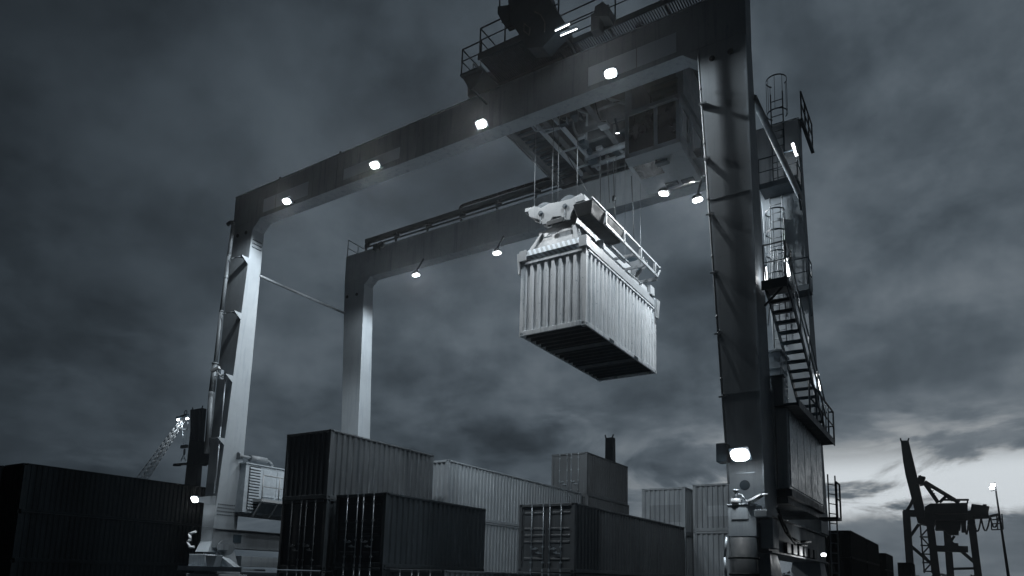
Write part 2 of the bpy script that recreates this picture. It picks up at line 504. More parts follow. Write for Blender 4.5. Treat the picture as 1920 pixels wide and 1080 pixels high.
# dark stacks away from the lamps
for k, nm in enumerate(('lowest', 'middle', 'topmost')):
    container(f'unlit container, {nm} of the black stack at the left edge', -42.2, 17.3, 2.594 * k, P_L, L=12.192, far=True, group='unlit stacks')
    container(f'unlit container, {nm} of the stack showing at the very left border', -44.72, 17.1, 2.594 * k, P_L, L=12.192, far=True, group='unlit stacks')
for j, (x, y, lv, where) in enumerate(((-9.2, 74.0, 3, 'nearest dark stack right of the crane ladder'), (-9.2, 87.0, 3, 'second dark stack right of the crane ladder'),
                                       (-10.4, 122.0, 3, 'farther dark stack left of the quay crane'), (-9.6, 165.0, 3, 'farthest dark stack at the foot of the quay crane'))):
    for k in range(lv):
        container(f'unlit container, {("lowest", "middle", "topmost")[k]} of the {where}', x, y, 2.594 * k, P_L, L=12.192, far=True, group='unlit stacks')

# ------------------------------------------------------------------ gantry crane
CR = empty('gantry_crane', (0, 0, 0), 'tall grey rubber tyred gantry crane straddling the container rows, its floodlights lit', 'gantry crane')
ZG0, ZG1 = 17.72, 19.19


def girder(y0, x0, x1):
    m = MB(); m.box(x0, x1, y0, y0 + 0.60, ZG0, ZG1)
    m.box(x0 - 0.02, x1 + 0.02, y0 - 0.03, y0 + 0.63, ZG1, ZG1 + 0.04)             # top flange
    m.box(x0 + 0.2, x1 - 0.2, y0 + 0.25, y0 + 0.35, ZG1 + 0.04, ZG1 + 0.14)        # rail
    # corner gussets
    for xs, s in ((x0 + 1.45, 1), (x1 - 1.38, -1)):
        m.prism([(xs - 0.01 * s, y0 + 0.004, ZG0), (xs + 0.45 * s, y0 + 0.004, ZG0), (xs - 0.01 * s, y0 + 0.004, ZG0 - 0.40)], (0, 0.592, 0))
    return m


GF = girder(18.2, -27.18, -4.32).build('girder', M_CRANE, CR, bevel=0.012)
GR = girder(25.1, -27.18, -4.20).build('girder', M_CRANE, CR, bevel=0.012)
# repainted panels on the outer face of the near girder
for x0, x1, z0, z1 in ((-25.12, -22.25, 17.92, 18.55), (-20.18, -17.2, 17.97, 18.44), (-9.25, -6.34, 17.90, 18.56)):
    MB().box(x0, x1, 18.196, 18.2, z0, z1).build('repainted_panel', M_PATCH, GF)
# stiffener seams and lifting eyes on top
for x in (-22.0, -16.4, -13.4, -10.6, -7.6):
    for gy, gp in ((18.19, GF), (25.09, GR)): MB().box(x - 0.012, x + 0.012, gy, gy + 0.012, 17.74, 19.18).build('weld_seam', M_CRANE, gp)
for x in (-24.3, -20.6):
    MB().box(x - 0.015, x + 0.015, 18.188, 18.2, 17.75, 19.18).build('weld_seam', M_CRANE, GF)
    MB().prism([(x - 0.1, 18.3, ZG1 + 0.04), (x + 0.1, 18.3, ZG1 + 0.04), (x + 0.05, 18.3, ZG1 + 0.24), (x - 0.05, 18.3, ZG1 + 0.24)], (0, 0.04, 0)).build('lifting_eye', M_DARK, GF)


def leg(top, bot):
    """top, bot = (x0, x1, y0, y1, z)."""
    f = lambda t: [(t[0], t[2], t[4]), (t[1], t[2], t[4]), (t[1], t[3], t[4]), (t[0], t[3], t[4])]
    return MB().hexa(f(bot) + f(top))


LFL = leg((-27.175, -25.72, 18.203, 18.797, 17.719), (-27.39, -26.58, 18.203, 19.36, 4.12)).build('leg', M_LEGPAINT, CR, bevel=0.012)
LRL = leg((-27.175, -25.71, 25.103, 25.75, 17.719), (-26.36, -25.34, 25.103, 26.1, 4.12)).build('leg', M_LEGPAINT, CR, bevel=0.012)
LFR = leg((-5.70, -4.323, 18.203, 18.80, 17.719), (-5.03, -4.165, 18.203, 19.55, 4.12)).build('leg', M_LEGPAINT, CR, bevel=0.012)
LRR = leg((-5.65, -4.203, 25.103, 25.70, 17.719), (-5.0, -3.98, 25.103, 26.6, 4.12)).build('leg', M_LEGPAINT, CR, bevel=0.012)


def lerp(a, b, t): return a + (b - a) * t


def leg_x(z, a, b): return lerp(b, a, (z - 4.12) / (17.719 - 4.12))     # a at the top, b at the foot


# flange strip down the edge of the right leg, pipes, brackets
MB().bar((leg_x(17.6, -4.34, -4.185), 18.19, 17.6), (-4.185, 18.19, 4.3), 0.025, 0.03).build('edge_strip', M_GALV, LFR)
# bolted splices
for lg, zt, zb, a, b, ya, yb in ((LFL, 16.95, 16.45, -25.72, -26.58, 18.25, 18.8), (LFL, 5.20, 4.62, -25.72, -26.58, 18.25, 19.3)):
    m = MB(); n = 12 if zb < 6 else 7; rows = 4 if zb < 6 else 3
    for i in range(n):
        for j in range(rows):
            z = lerp(zb, zt, (j + 0.5) / rows); y = lerp(ya + 0.06, yb - 0.06, i / (n - 1)); x = leg_x(z, a, b)
            m.box(x - 0.01, x + 0.028, y - 0.020, y + 0.020, z - 0.020, z + 0.020)
    m.build('splice_bolts', M_DARK, lg)
for lg, x0, x1 in ((LFR, -5.69, -4.34), (LFL, -27.16, -25.75)):
    for xx in (x0 + 0.40, x1 - 0.42):
        MB().disc((xx, 18.20, 17.25), (0, 1, 0), 0.085, 0.05, 16).build('lifting_hole', M_BLACK, lg)
for xx in (-26.9, -26.2):
    MB().disc((xx, 25.10, 16.9), (0, 1, 0), 0.085, 0.05, 16).build('lifting_hole', M_BLACK, LRL)
MB().disc((-4.66, 18.20, 4.86), (0, 1, 0), 0.13, 0.03, 20).build('inspection_cover', M_DARK, LFR)
MB().box(-4.86, -4.40, 18.185, 18.205, 5.16, 5.185).build('step_bar', M_GALV, LFR)
for z in (12.9, 7.3): MB().box(leg_x(z, -5.70, -5.03) + 0.004, leg_x(z, -4.323, -4.165) - 0.004, 18.192, 18.205, z, z + 0.03).build('weld_seam', M_LEGPAINT, LFR)
# right leg pipe
pr = MB()
pr.tube((leg_x(4.9, -5.67, -5.00), 18.10, 4.9), (leg_x(17.6, -5.67, -5.00), 18.10, 17.6), 0.030, 12)
for z in (15.82, 14.1, 12.4, 10.68, 8.94, 7.2): pr.disc((leg_x(z + 0.5, -5.67, -5.00), 18.10, z + 0.5), (0, 0, 1), 0.038, 0.08, 12)
pr.build('conduit', M_MID, LFR)
for z in (15.82, 14.1, 12.4, 10.68, 8.94, 7.2):
    xo = leg_x(z, -5.70, -5.03)
    MB().hexa([(xo + 0.02, 18.03, z - 0.03), (xo + 0.05, 18.03, z - 0.03), (xo + 0.05, 18.203, z - 0.10), (xo + 0.02, 18.203, z - 0.10),
               (xo + 0.02, 18.03, z + 0.03), (xo + 0.05, 18.03, z + 0.03), (xo + 0.05, 18.203, z + 0.16), (xo + 0.02, 18.203, z + 0.16)]).box(xo - 0.05, xo + 0.18, 18.02, 18.045, z - 0.02, z + 0.02).build('pipe_bracket', M_MID, LFR)
# left leg: exhaust pipe with hooked top, brackets, conduit, cctv
ps = [at(429.5, 480, y=17.85), at(415.2, 583.7, y=17.85), at(403.8, 682, y=17.85), at(397, 735, y=17.85), at(388, 850, y=17.85)]
top = ps[0] + (ps[0] - ps[1]) * 0.55
up = MB().path([top] + ps[:3], 0.085, 14)
cx = top.x
up.path([top, top + Vector((-0.02, 0, 0.14)), top + Vector((-0.12, 0, 0.22)), top + Vector((-0.30, 0, 0.22)), top + Vector((-0.42, 0, 0.18))], 0.085, 14)
for p in (ps[1], ps[1].lerp(ps[0], 0.6), ps[0]): up.disc(p, ps[0] - ps[1], 0.098, 0.05, 14)
xp = up.build('exhaust_pipe', M_PIPE, LFL)
MB().path(ps[2:], 0.125, 14).disc(ps[2], (0, 0, 1), 0.15, 0.06, 16).build('pipe_sleeve', M_PIPE, xp)
for z in (15.94, 13.42, 10.62, 7.88):
    xi = leg_x(z, -25.72, -26.58)
    m = MB().prism([(xi, 18.203, z + 0.04), (xi, 18.203, z - 0.26), (xi, 17.90, z - 0.02), (xi, 17.84, z + 0.04)], (-0.05, 0, 0))
    m.prism([(xi - 0.05, 18.203, z + 0.04), (xi - 0.05, 17.84, z + 0.04), (xi - 0.32, 17.84, z + 0.04), (xi - 0.10, 18.203, z + 0.04)], (0, 0, -0.04))
    m.tube((xi - 0.1, 17.86, z + 0.0), (xi - 0.55, 17.86, z + 0.03), 0.025, 8)
    m.tube((xi - 0.55, 17.86, z + 0.03), (xi - 0.78, 17.80, z - 0.02), 0.02, 8)
    m.build('pipe_bracket', M_LEGPAINT, LFL)
MB().path([at(423, 712, y=18.05), at(414, 800, y=18.05), at(402, 925, y=18.05)], 0.032, 8).box(*[q for p in ((-26.86, -26.72), (17.98, 18.12), (10.55, 10.95)) for q in p]).build('conduit', M_GALV, LFL)
c = at(404, 693, y=17.62)
MB().bar(c + Vector((-0.20, -0.05, -0.06)), c + Vector((0.20, 0.05, 0.08)), 0.13, 0.13).bar(c + Vector((0.02, 0.02, -0.06)), c + Vector((0.12, 0.3, -0.30)), 0.05).build('security_camera', M_WHITE, LFL, bevel=0.02)
# tie bars between the leg pairs
MB().tube((-25.9, 18.85, 15.42), (-27.05, 25.11, 16.03), 0.062, 14).build('tie_bar', M_MID, CR)
MB().tube((-4.30, 18.80, 16.02), (-4.22, 25.11, 16.08), 0.095, 16).build('tie_bar', M_CRANE, CR)


# sill beams, bogies and wheels
def sill(x0, x1, y0, y1, z0, z1):
    m = MB().box(x0, x1, y0, y1, z0, z1)
    m.box(x0 - 0.06, x1 + 0.08, y0, y1, z0 - 0.05, z0 - 0.001); m.box(x0 - 0.06, x1 + 0.08, y0, y1, z1, z1 + 0.04)
    return m


SL = sill(-27.35, -26.5, 18.22, 26.3, 3.35, 4.07).build('sill_beam', M_SILL, CR, bevel=0.01)
SR = sill(-5.0, -4.12, 18.22, 26.6, 3.2, 4.07).build('sill_beam', M_SILL, CR, bevel=0.01)
MB().box(-26.98, -26.42, 19.6, 25.2, 2.55, 3.0).build('lower_beam', M_CRANE, SL, bevel=0.01)
MB().box(-26.498, -26.48, 19.15, 19.55, 3.55, 3.9).build('access_cover', M_DARK, SL)


def bogie(xc, yc):
    b = MB()
    b.hexa([(xc - 0.55, yc - 0.75, 2.22), (xc + 0.55, yc - 0.75, 2.22), (xc + 0.55, yc + 0.75, 2.22), (xc - 0.55, yc + 0.75, 2.22),
            (xc - 0.42, yc - 0.40, 3.28), (xc + 0.42, yc - 0.40, 3.28), (xc + 0.42, yc + 0.40, 3.28), (xc - 0.42, yc + 0.40, 3.28)])
    b.box(xc - 0.75, xc + 0.75, yc - 0.95, yc + 0.95, 1.85, 2.2)
    o = b.build('bogie', M_CRANE, CR, bevel=0.015)
    w = MB(); w.disc((xc, yc, 0.8), (1, 0, 0), 0.8, 0.55, 40); w.disc((xc, yc, 0.8), (1, 0, 0), 0.42, 0.60, 24)
    w.build('wheel', M_BLACK, o, bevel=0.06)
    f = MB()
    for s in (-0.42, 0.42): f.box(xc + s - 0.05, xc + s + 0.05, yc - 0.25, yc + 0.25, 0.7, 1.9)
    f.build('fork', M_CRANE, o)
    return o


for xc, yc in ((-26.95, 18.85), (-26.9, 25.7), (-4.6, 18.95), (-4.55, 25.8)): bogie(xc, yc)
# left foot: flared shoe, reel guard, deck and hydraulic cowls under the near left leg
MB().hexa([(-27.42, 18.02, 3.10), (-26.52, 18.02, 3.10), (-26.52, 19.3, 3.10), (-27.42, 19.3, 3.10),
           (-27.37, 18.2, 3.55), (-26.6, 18.2, 3.55), (-26.6, 19.3, 3.55), (-27.37, 19.3, 3.55)]).box(-27.37, -26.6, 18.2, 19.34, 3.55, 4.115).build('foot_plate', M_LEGPAINT, LFL, bevel=0.01)
MB().box(-27.5, -23.4, 17.45, 18.5, 2.36, 2.44).box(-27.55, -23.4, 17.40, 17.45, 2.32, 2.50).build('step_deck', M_GALV, SL)
MB().box(-27.38, -26.3, 17.75, 18.3, 2.45, 3.0).prism([(-26.3, 17.9, 2.45), (-24.4, 17.9, 2.45), (-25.3, 17.9, 2.85), (-26.3, 17.9, 3.0)], (0, 0.3, 0)).build('wheel_cowl', M_CRANE, SL, bevel=0.02)
MB().hexa([(-25.9, 17.6, 2.50), (-25.45, 17.6, 2.50), (-25.45, 17.9, 2.50), (-25.9, 17.9, 2.50), (-26.05, 17.6, 2.95), (-25.3, 17.6, 2.95), (-25.3, 17.9, 2.95), (-26.05, 17.9, 2.95)]).build('tool_bin', M_MID, SL, bevel=0.02)
MB().disc((-26.1, 18.55, 3.3), (1, -0.5, 0), 0.33, 0.30, 28).box(-26.15, -25.85, 18.2, 18.5, 3.2, 3.42).build('cable_reel', M_MID, SL)
MB().path([(-27.45, 18.0, 3.95), (-27.75, 17.9, 3.85), (-27.62, 17.9, 3.62), (-27.80, 17.9, 3.52), (-27.62, 17.9, 3.30), (-27.45, 18.0, 3.3)], 0.055, 10).build('cable_hook', M_WHITE, SL)

# power pack behind the near left leg
PP = MB().box(-28.3, -26.0, 19.12, 24.9, 4.85, 6.95).build('power_pack', M_HOUSE, CR, bevel=0.02)
lv = MB()
for i in range(15): lv.hexa([(-26.0, 19.32, 5.02 + i * 0.125), (-26.0, 19.86, 5.02 + i * 0.125), (-25.93, 19.86, 4.99 + i * 0.125), (-25.93, 19.32, 4.99 + i * 0.125),
                             (-26.0, 19.32, 5.095 + i * 0.125), (-26.0, 19.86, 5.095 + i * 0.125), (-25.93, 19.86, 5.045 + i * 0.125), (-25.93, 19.32, 5.045 + i * 0.125)])
lv.build('louvre_panel', M_HOUSE, PP)
MB().box(-25.997, -25.985, 19.30, 19.88, 4.98, 6.88).build('louvre_recess', M_BLACK, PP)
for y in (20.0, 20.75, 21.5, 22.25): MB().box(-25.998, -25.975, y + 0.03, y + 0.70, 5.6, 6.8).build('door_panel', M_HOUSE, PP, bevel=0.01)
MB().box(-28.35, -25.95, 19.07, 24.95, 6.952, 7.0).build('roof', M_HOUSE, PP)
ws = MB().box(-25.97, -25.35, 19.55, 24.9, 5.33, 5.45)
for y in (19.6, 20.45, 21.3, 22.2): ws.bar((-25.4, y, 5.33), (-25.9, y, 4.7), 0.06)
wk = ws.build('walkway', M_WHITE, PP)
rail_run(MB(), [(-25.38, 19.58, 5.45), (-25.38, 24.8, 5.45)], 1.02, 0.028, 0.85).build('handrail', M_WHITE, wk)
ex = MB().tube((-26.3, 18.95, 7.28), (-26.3, 19.5, 7.28), 0.07, 12).disc((-26.3, 18.9, 7.28), (0, 1, 0), 0.16, 0.05, 16).tube((-26.3, 19.5, 7.26), (-26.3, 20.35, 7.26), 0.155, 18)
ex.path([(-26.3, 20.35, 7.26), (-26.3, 20.55, 7.24), (-26.3, 20.68, 7.12), (-26.3, 20.7, 6.98)], 0.08, 12)
ex.build('silencer', M_MID, PP)

# electrical house beside the near right leg
EH = MB().box(-5.2, -3.85, 19.6, 24.75, 4.90, 7.12).build('electrical_house', M_HOUSE, CR, bevel=0.015)
for i in range(5):
    y = 19.72 + i * 1.0
    MB().box(-3.852, -3.825, y, y + 0.96, 4.98, 7.02).build('door_panel', M_HOUSE, EH, bevel=0.012)
MB().box(-5.25, -3.78, 19.55, 24.8, 4.70, 4.895).box(-5.2, -3.9, 19.62, 24.7, 4.52, 4.698).build('base_frame', M_DARK, EH)
MB().box(-4.34, -4.16, 19.50, 19.598, 4.92, 7.08).box(-4.10, -3.86, 19.52, 19.598, 4.92, 7.08).build('corner_post', M_CRANE, EH)
wk = MB().box(-4.9, -3.55, 19.45, 25.6, 7.125, 7.20).box(-3.55, -3.52, 19.45, 25.6, 7.08, 7.28).build('walkway', M_DARK, EH)
rail_run(MB(), [(-3.54, 21.2, 7.2), (-3.54, 25.55, 7.2), (-4.6, 25.55, 7.2)], 1.05, 0.03, 1.2).build('handrail', M_DARK, wk)
bx = MB().box(-4.38, -3.98, 19.62, 20.5, 7.22, 8.72)
for z in (7.55, 7.9, 8.25): bx.box(-4.395, -3.965, 19.60, 20.52, z, z + 0.03)
bx.box(-4.42, -3.92, 19.55, 20.56, 8.72, 8.78)
bx.build('switch_cabinet', M_HOUSE, EH, bevel=0.01)
MB().box(-4.20, -3.90, 19.40, 19.60, 7.15, 7.95).box(-4.24, -3.86, 19.36, 19.64, 7.95, 7.99).build('junction_box', M_MID, EH)
MB().box(-4.32, -4.14, 19.38, 19.58, 4.95, 7.62).build('cable_duct', M_CRANE, EH)
# stairs from the leg platform down to the roof walkway
st = MB()
A, B = Vector((0, 18.95, 10.15)), Vector((0, 23.9, 7.25))
for x in (-4.12, -3.56): st.bar((x, 19.2, 10.05), (x, B.y, B.z), 0.035, 0.20)
for x in (-4.12, -3.56): st.bar((x, 18.75, 10.22), (x, 19.25, 10.05), 0.035, 0.20)
for i in range(15):
    p = A.lerp(B, (i + 0.7) / 15)
    st.box(-4.10, -3.58, p.y - 0.14, p.y + 0.14, p.z - 0.03, p.z)
    st.box(-4.10, -3.58, p.y - 0.14, p.y - 0.115, p.z - 0.10, p.z - 0.03)
S = st.build('stair', M_DARK, CR)
hr = MB()
for x in (-3.53,):
    for i in range(5):
        p = A.lerp(B, i / 4); hr.tube((x, p.y, p.z), (x, p.y, p.z + 0.95), 0.022, 6)
    for h in (0.95, 0.5): hr.tube((x, A.y, A.z + h), (x, B.y, B.z + h), 0.024, 6)
hr.build('handrail', M_MID, S)
PL = MB().box(-4.16, -3.50, 18.45, 19.25, 10.22, 10.30).box(-4.16, -3.50, 18.42, 18.45, 10.08, 10.34).bar((-4.13, 18.6, 9.7), (-3.6, 18.6, 10.2), 0.05).build('landing', M_DARK, CR)
rl = rail_run(MB(), [(-4.1, 18.47, 10.3), (-3.54, 18.47, 10.3), (-3.54, 19.2, 10.3)], 1.05, 0.022, 0.6)
rl.build('handrail', M_MID, PL)


def ladder(p0, p1, w=0.42, across=(1, 0, 0), cage=None, r=0.024):
    m = MB(); p0, p1 = Vector(p0), Vector(p1); a = Vector(across).normalized() * w / 2
    m.tube(p0 - a, p1 - a, r, 6); m.tube(p0 + a, p1 + a, r, 6)
    n = int((p1 - p0).length / 0.3)
    for i in range(1, n): c = p0.lerp(p1, i / n); m.tube(c - a, c + a, r * 0.7, 6)
    return m


def cage(p0, p1, rad, out, hoops):
    m = MB(); p0, p1 = Vector(p0), Vector(p1); o = Vector(out).normalized(); s = o.cross(Vector((0, 0, 1)))
    pt = lambda c, t: c + o * rad * math.cos(t) + s * rad * math.sin(t) + o * rad * 0.55
    for i in range(hoops):
        c = p0.lerp(p1, i / (hoops - 1))
        ang = [R(-140 + 280 * k / 16) for k in range(17)]
        for a, b in zip(ang[:-1], ang[1:]): m.bar(pt(c, a), pt(c, b), 0.012, 0.05)
    for k in range(7):
        t = R(-130 + 260 * k / 6); m.bar(pt(p0, t), pt(p1, t), 0.035, 0.012)
    return m


LD = ladder((-4.9, 24.98, 16.4), (-4.9, 24.98, 20.4)).build('ladder', M_DARK, LRR)
cage((-4.85, 24.98, 19.40), (-4.85, 24.98, 20.75), 0.36, (0, -1, 0), 2).build('safety_cage', M_DARK, LD)
LD = ladder((-5.05, 24.98, 10.6), (-5.05, 24.98, 16.3)).build('ladder', M_MID, LRR)
cage((-5.05, 24.98, 12.4), (-5.05, 24.98, 15.6), 0.34, (0, -1, 0), 5).build('safety_cage', M_DARK, LD)
LD = MB().path([(-5.4, 24.75, 11.4), (-5.1, 24.75, 14.2), (-4.75, 24.75, 11.6)], 0.025, 6).path([(-4.95, 24.5, 11.4), (-4.95, 24.5, 14.1)], 0.02, 6).path([(-4.6, 24.6, 10.9), (-4.75, 24.6, 15.9)], 0.02, 6).build('cable_run', M_MID, LRR)
for z, x0, x1, y0 in ((16.35, -5.45, -4.15, 24.25), (12.35, -4.75, -3.95, 24.4)):
    PL = MB().box(x0, x1, y0, 25.1, z, z + 0.07).box(x0, x1, y0 - 0.03, y0, z - 0.05, z + 0.15).bar((x1 - 0.06, y0 + 0.05, z), (x1 - 0.06, 25.08, z - 0.75), 0.06).build('landing', M_DARK, LRR)
    rail_run(MB(), [(x0, y0, z + 0.07), (x1, y0, z + 0.07), (x1, 25.0, z + 0.07)], 1.05, 0.022, 0.7).build('handrail', M_DARK, PL)
LD = ladder((-3.50, 24.3, 0.3), (-3.50, 24.3, 5.9), across=(0.4, 1, 0)).build('ladder', M_MID, EH)
MB().box(-3.85, -3.3, 23.9, 24.7, 4.45, 4.52).build('landing', M_DARK, EH)
rail_run(MB(), [(-3.32, 23.95, 4.52), (-3.32, 24.65, 4.52)], 1.1, 0.03, 0.7).build('handrail', M_DARK, EH)
# outward leaning rails beyond the top of the rear right leg
rail_run(MB(), [(-4.10, 25.2, 19.25), (-4.10, 27.4, 19.25)], 1.05, 0.03, 0.7).box(-4.17, -4.05, 25.15, 27.5, 19.12, 19.2).build('walkway', M_DARK, GR)

# right foot cabinet with fittings
FB = MB().box(-4.97, -4.28, 17.72, 18.19, 3.52, 4.30).box(-5.00, -4.25, 17.70, 18.19, 4.30, 4.33).build('drive_cabinet', M_CRANE, CR, bevel=0.015)
MB().box(-4.88, -4.47, 17.708, 17.72, 3.95, 4.22).build('cabinet_door', M_CRANE, FB)
MB().tube((-4.78, 17.8, 4.31), (-4.78, 17.8, 4.47), 0.13, 14).build('motor', M_HEAD, FB)
MB().tube((-4.78, 17.8, 4.47), (-4.78, 17.8, 4.66), 0.035, 10).disc((-4.78, 17.8, 4.68), (0, 0, 1), 0.07, 0.05, 14).build('beacon', M_MID, FB)
MB().path([(-4.75, 17.8, 4.58), (-4.62, 17.72, 4.56), (-4.52, 17.68, 4.42), (-4.42, 17.65, 4.34), (-4.25, 17.6, 4.45)], 0.018, 8).build('hose', M_MID, FB)
MB().tube((-4.45, 17.7, 4.35), (-4.10, 17.62, 4.52), 0.07, 12, 0.05).tube((-4.10, 17.62, 4.52), (-3.95, 17.6, 4.52), 0.035, 10).build('horn', M_HEAD, FB)
MB().box(-4.27, -3.98, 17.5, 18.1, 3.98, 4.15).build('shelf', M_CRANE, FB, bevel=0.01)
MB().box(-4.25, -3.95, 17.95, 18.6, 3.25, 3.97).build('hydraulic_tank', M_CRANE, CR, bevel=0.02)
MB().path([(-3.9, 18.2, 4.3), (-3.85, 18.7, 3.9), (-3.85, 19.5, 3.6), (-3.85, 20.6, 3.55), (-3.8, 22, 3.65)], 0.035, 8).path([(-3.88, 18.2, 4.1), (-3.83, 18.8, 3.7), (-3.83, 20, 3.45), (-3.82, 21.5, 3.5)], 0.03, 8).build('hydraulic_hose', M_BLACK, CR)
MB().tube((-4.62, 17.8, 1.2), (-4.62, 17.8, 3.49), 0.33, 24).disc((-4.62, 17.8, 3.0), (0, 0, 1), 0.37, 0.06, 24).disc((-4.62, 17.8, 2.6), (0, 0, 1), 0.37, 0.06, 24).build('steering_column', M_BLACK, CR)
MB().path([(-4.98, 17.6, 3.5), (-5.02, 17.55, 3.0), (-4.98, 17.5, 2.5), (-5.0, 17.5, 1.9)], 0.03, 8).build('hose', M_GALV, CR)
for i, y in enumerate((19.9, 20.7, 21.5, 22.3, 23.1, 23.9)):
    MB().box(-4.118, -4.02, y, y + 0.5, 3.22, 3.5).build('valve_box', M_DARK, SR, bevel=0.01)


# ------------------------------------------------------------------ floodlights
def floodlight(parent, loc, aim, size=0.40, watts=0, arm=None, angle=165, blend=0.5, lensmat=None, soft=0.12, glow=0):
    """housing + glowing lens facing aim."""
    loc = Vector(loc); d = Vector(aim).normalized()
    u = Vector((0, 0, 1)) if abs(d.z) < 0.95 else Vector((0, 1, 0))
    a = d.cross(u).normalized(); b = a.cross(d).normalized()
    w, h = size / 2, size * 0.36
    m = MB(); F = loc; Bk = loc - d * size * 0.42
    q = lambda c, sw, sh: [c - a * sw - b * sh, c + a * sw - b * sh, c + a * sw + b * sh, c - a * sw + b * sh]
    m.hexa(q(Bk, w * 0.55, h * 0.55) + q(F, w, h))
    if arm is not None: m.bar(Bk, arm, 0.06)
    o = m.build('floodlight', M_DARK, parent)
    n = 16; el = [F + d * 0.01 + a * w * 0.9 * math.copysign(abs(math.cos(t)) ** 0.7, math.cos(t)) + b * h * 0.9 * math.copysign(abs(math.sin(t)) ** 0.7, math.sin(t)) for t in [2 * PI * (i + 0.5) / n for i in range(n)]]
    MB().prism(el, d * 0.03).build('lens', lensmat or M_LENS, o)
    if glow:
        l = bpy.data.lights.new('flood_glow', 'POINT'); l.energy = glow; l.shadow_soft_size = soft; l.color = (0.94, 0.98, 1.0)
        lo = bpy.data.objects.new('flood_glow', l); COL.objects.link(lo); lo.parent = o; lo.location = F + d * 0.2
    if watts: spot('flood_beam', o, F + d * 0.16, F + d * 3, watts, angle, blend, soft)
    return o


LAMP_W = 1250
for px, py in ((538, 377), (703, 309), (903, 232), (1145, 137)):
    p = at(px, py, y=17.80)
    floodlight(GF, p, (0.05, -0.45, -0.9), 0.42, LAMP_W, (p.x, 18.2, p.z + 0.12), 178, 0.3)
for px, py in ((780, 515), (932, 474), (1308, 374)):
    p = at(px, py, y=24.6)
    floodlight(GR, p, (0.05, -0.08, -1.0), 0.42, LAMP_W * 1.15, (p.x, 25.1, ZG0 + 0.12), 178, 0.3)
p = at(1388, 852, y=17.55)
floodlight(LFR, p, (-0.15, -0.75, -0.6), 0.52, LAMP_W * 0.16, (p.x, 18.2, p.z), 178, 0.3, M_LENS2, glow=10)
MB().box(-5.30, -5.02, 17.9, 18.3, 5.45, 5.95).build('lamp_ballast', M_DARK, LFR, bevel=0.03)
p = at(366, 936, y=17.6)
floodlight(LFL, p, (0.1, -0.8, -0.5), 0.40, LAMP_W * 0.15, None, 178, 0.3, M_LENS2, glow=14)
MB().hexa([(p.x + 0.15, 17.62, p.z - 0.1), (-26.6, 18.18, p.z - 0.22), (-26.6, 18.22, p.z - 0.22), (p.x + 0.15, 17.72, p.z - 0.1),
           (p.x + 0.15, 17.62, p.z + 0.08), (-26.6, 18.18, p.z + 0.20), (-26.6, 18.22, p.z + 0.20), (p.x + 0.15, 17.72, p.z + 0.08)]).build('lamp_arm', M_LEGPAINT, LFL)


def tube_light(parent, p, q, r=0.035, watts=0):
    m = MB().tube(p, q, r, 10); p, q = Vector(p), Vector(q)
    o = MB().bar(p + Vector((0, 0.02, 0.05)), q + Vector((0, 0.02, 0.05)), 0.12, 0.04).build('tube_light', M_DARK, parent)
    m.build('tube', M_TUBE, o)
    if watts:
        l = bpy.data.lights.new('tube_glow', 'POINT'); l.energy = watts; l.shadow_soft_size = 0.1
        lo = bpy.data.objects.new('tube_glow', l); COL.objects.link(lo); lo.parent = o; lo.location = (p + q) / 2 + Vector((0, -0.2, -0.15))
    return o


tube_light(LRR, (-4.28, 24.3, 17.75), (-4.16, 24.3, 17.25), 0.05, 12)
tube_light(LFR, (-4.12, 18.75, 10.85), (-4.10, 18.75, 10.42), 0.04, 2)
tube_light(LFR, (-3.60, 18.8, 11.0), (-3.55, 18.95, 10.55), 0.04, 5)
tube_light(LRR, (-3.98, 25.6, 9.65), (-3.95, 25.6, 9.05), 0.05, 12)
p = at(1544, 1040, y=23.0)
floodlight(EH, p, (0.4, -0.9, -0.2), 0.16, 25, None)

# grating walkway on the near girder, right part
GW = MB()
GG = MB()
for i in range(75):
    x = -10.2 + i * 0.079; GG.box(x, x + 0.040, 17.88, 18.9, 19.40, 19.43)
for x in (-10.2, -8.4, -6.6, -4.8, -4.3): GW.box(x, x + 0.07, 17.88, 18.9, 19.30, 19.40)
GW.box(-10.2, -4.25, 17.84, 17.88, 19.33, 19.52).box(-10.2, -4.25, 18.9, 18.94, 19.33, 19.46)
GW = GW.build('walkway', M_DARK, GF)
GG.build('grating', M_DARK, GW)
rail_run(MB(), [(-10.1, 17.86, 19.52), (-4.3, 17.86, 19.52)], 1.05, 0.024, 1.9).build('handrail', M_DARK, GW)
# cable tray, energy chain and end rail on the far girder
TR = MB().box(-26.1, -6.5, 25.34, 25.37, 19.86, 20.08).box(-26.1, -6.5, 25.50, 25.53, 19.86, 20.08).box(-26.1, -6.5, 25.34, 25.53, 19.84, 19.87)
TR.box(-26.05, -6.5, 25.30, 25.33, 19.52, 19.60)
for i in range(10): x = -26.0 + i * 2.1; TR.box(x, x + 0.08, 25.30, 25.38, 19.2, 19.9).box(x, x + 0.35, 25.24, 25.30, 19.56, 19.72)
TR = TR.build('cable_tray', M_DARK, GR)
ch = MB()
xs = [(-26.0 + i * 0.5) for i in range(24)]
for a, b in zip(xs[:-1], xs[1:]): ch.box(a, b - 0.02, 25.38, 25.49, 19.88, 19.98)
arc = [Vector((-19.6 - 0.24 * math.sin(t), 25.435, 20.12 - 0.16 * math.cos(t))) for t in [PI * k / 8 for k in range(9)]]
for a, b in zip(arc[:-1], arc[1:]): ch.bar(a, b, 0.13, 0.09, (0, 0, 1))
for i in range(16): ch.bar((-19.6 + i * 0.5, 25.435, 20.28 - 0.004 * i), (-19.12 + i * 0.5, 25.435, 20.28 - 0.004 * i), 0.13, 0.09)
ch.build('energy_chain', M_BLACK, TR)
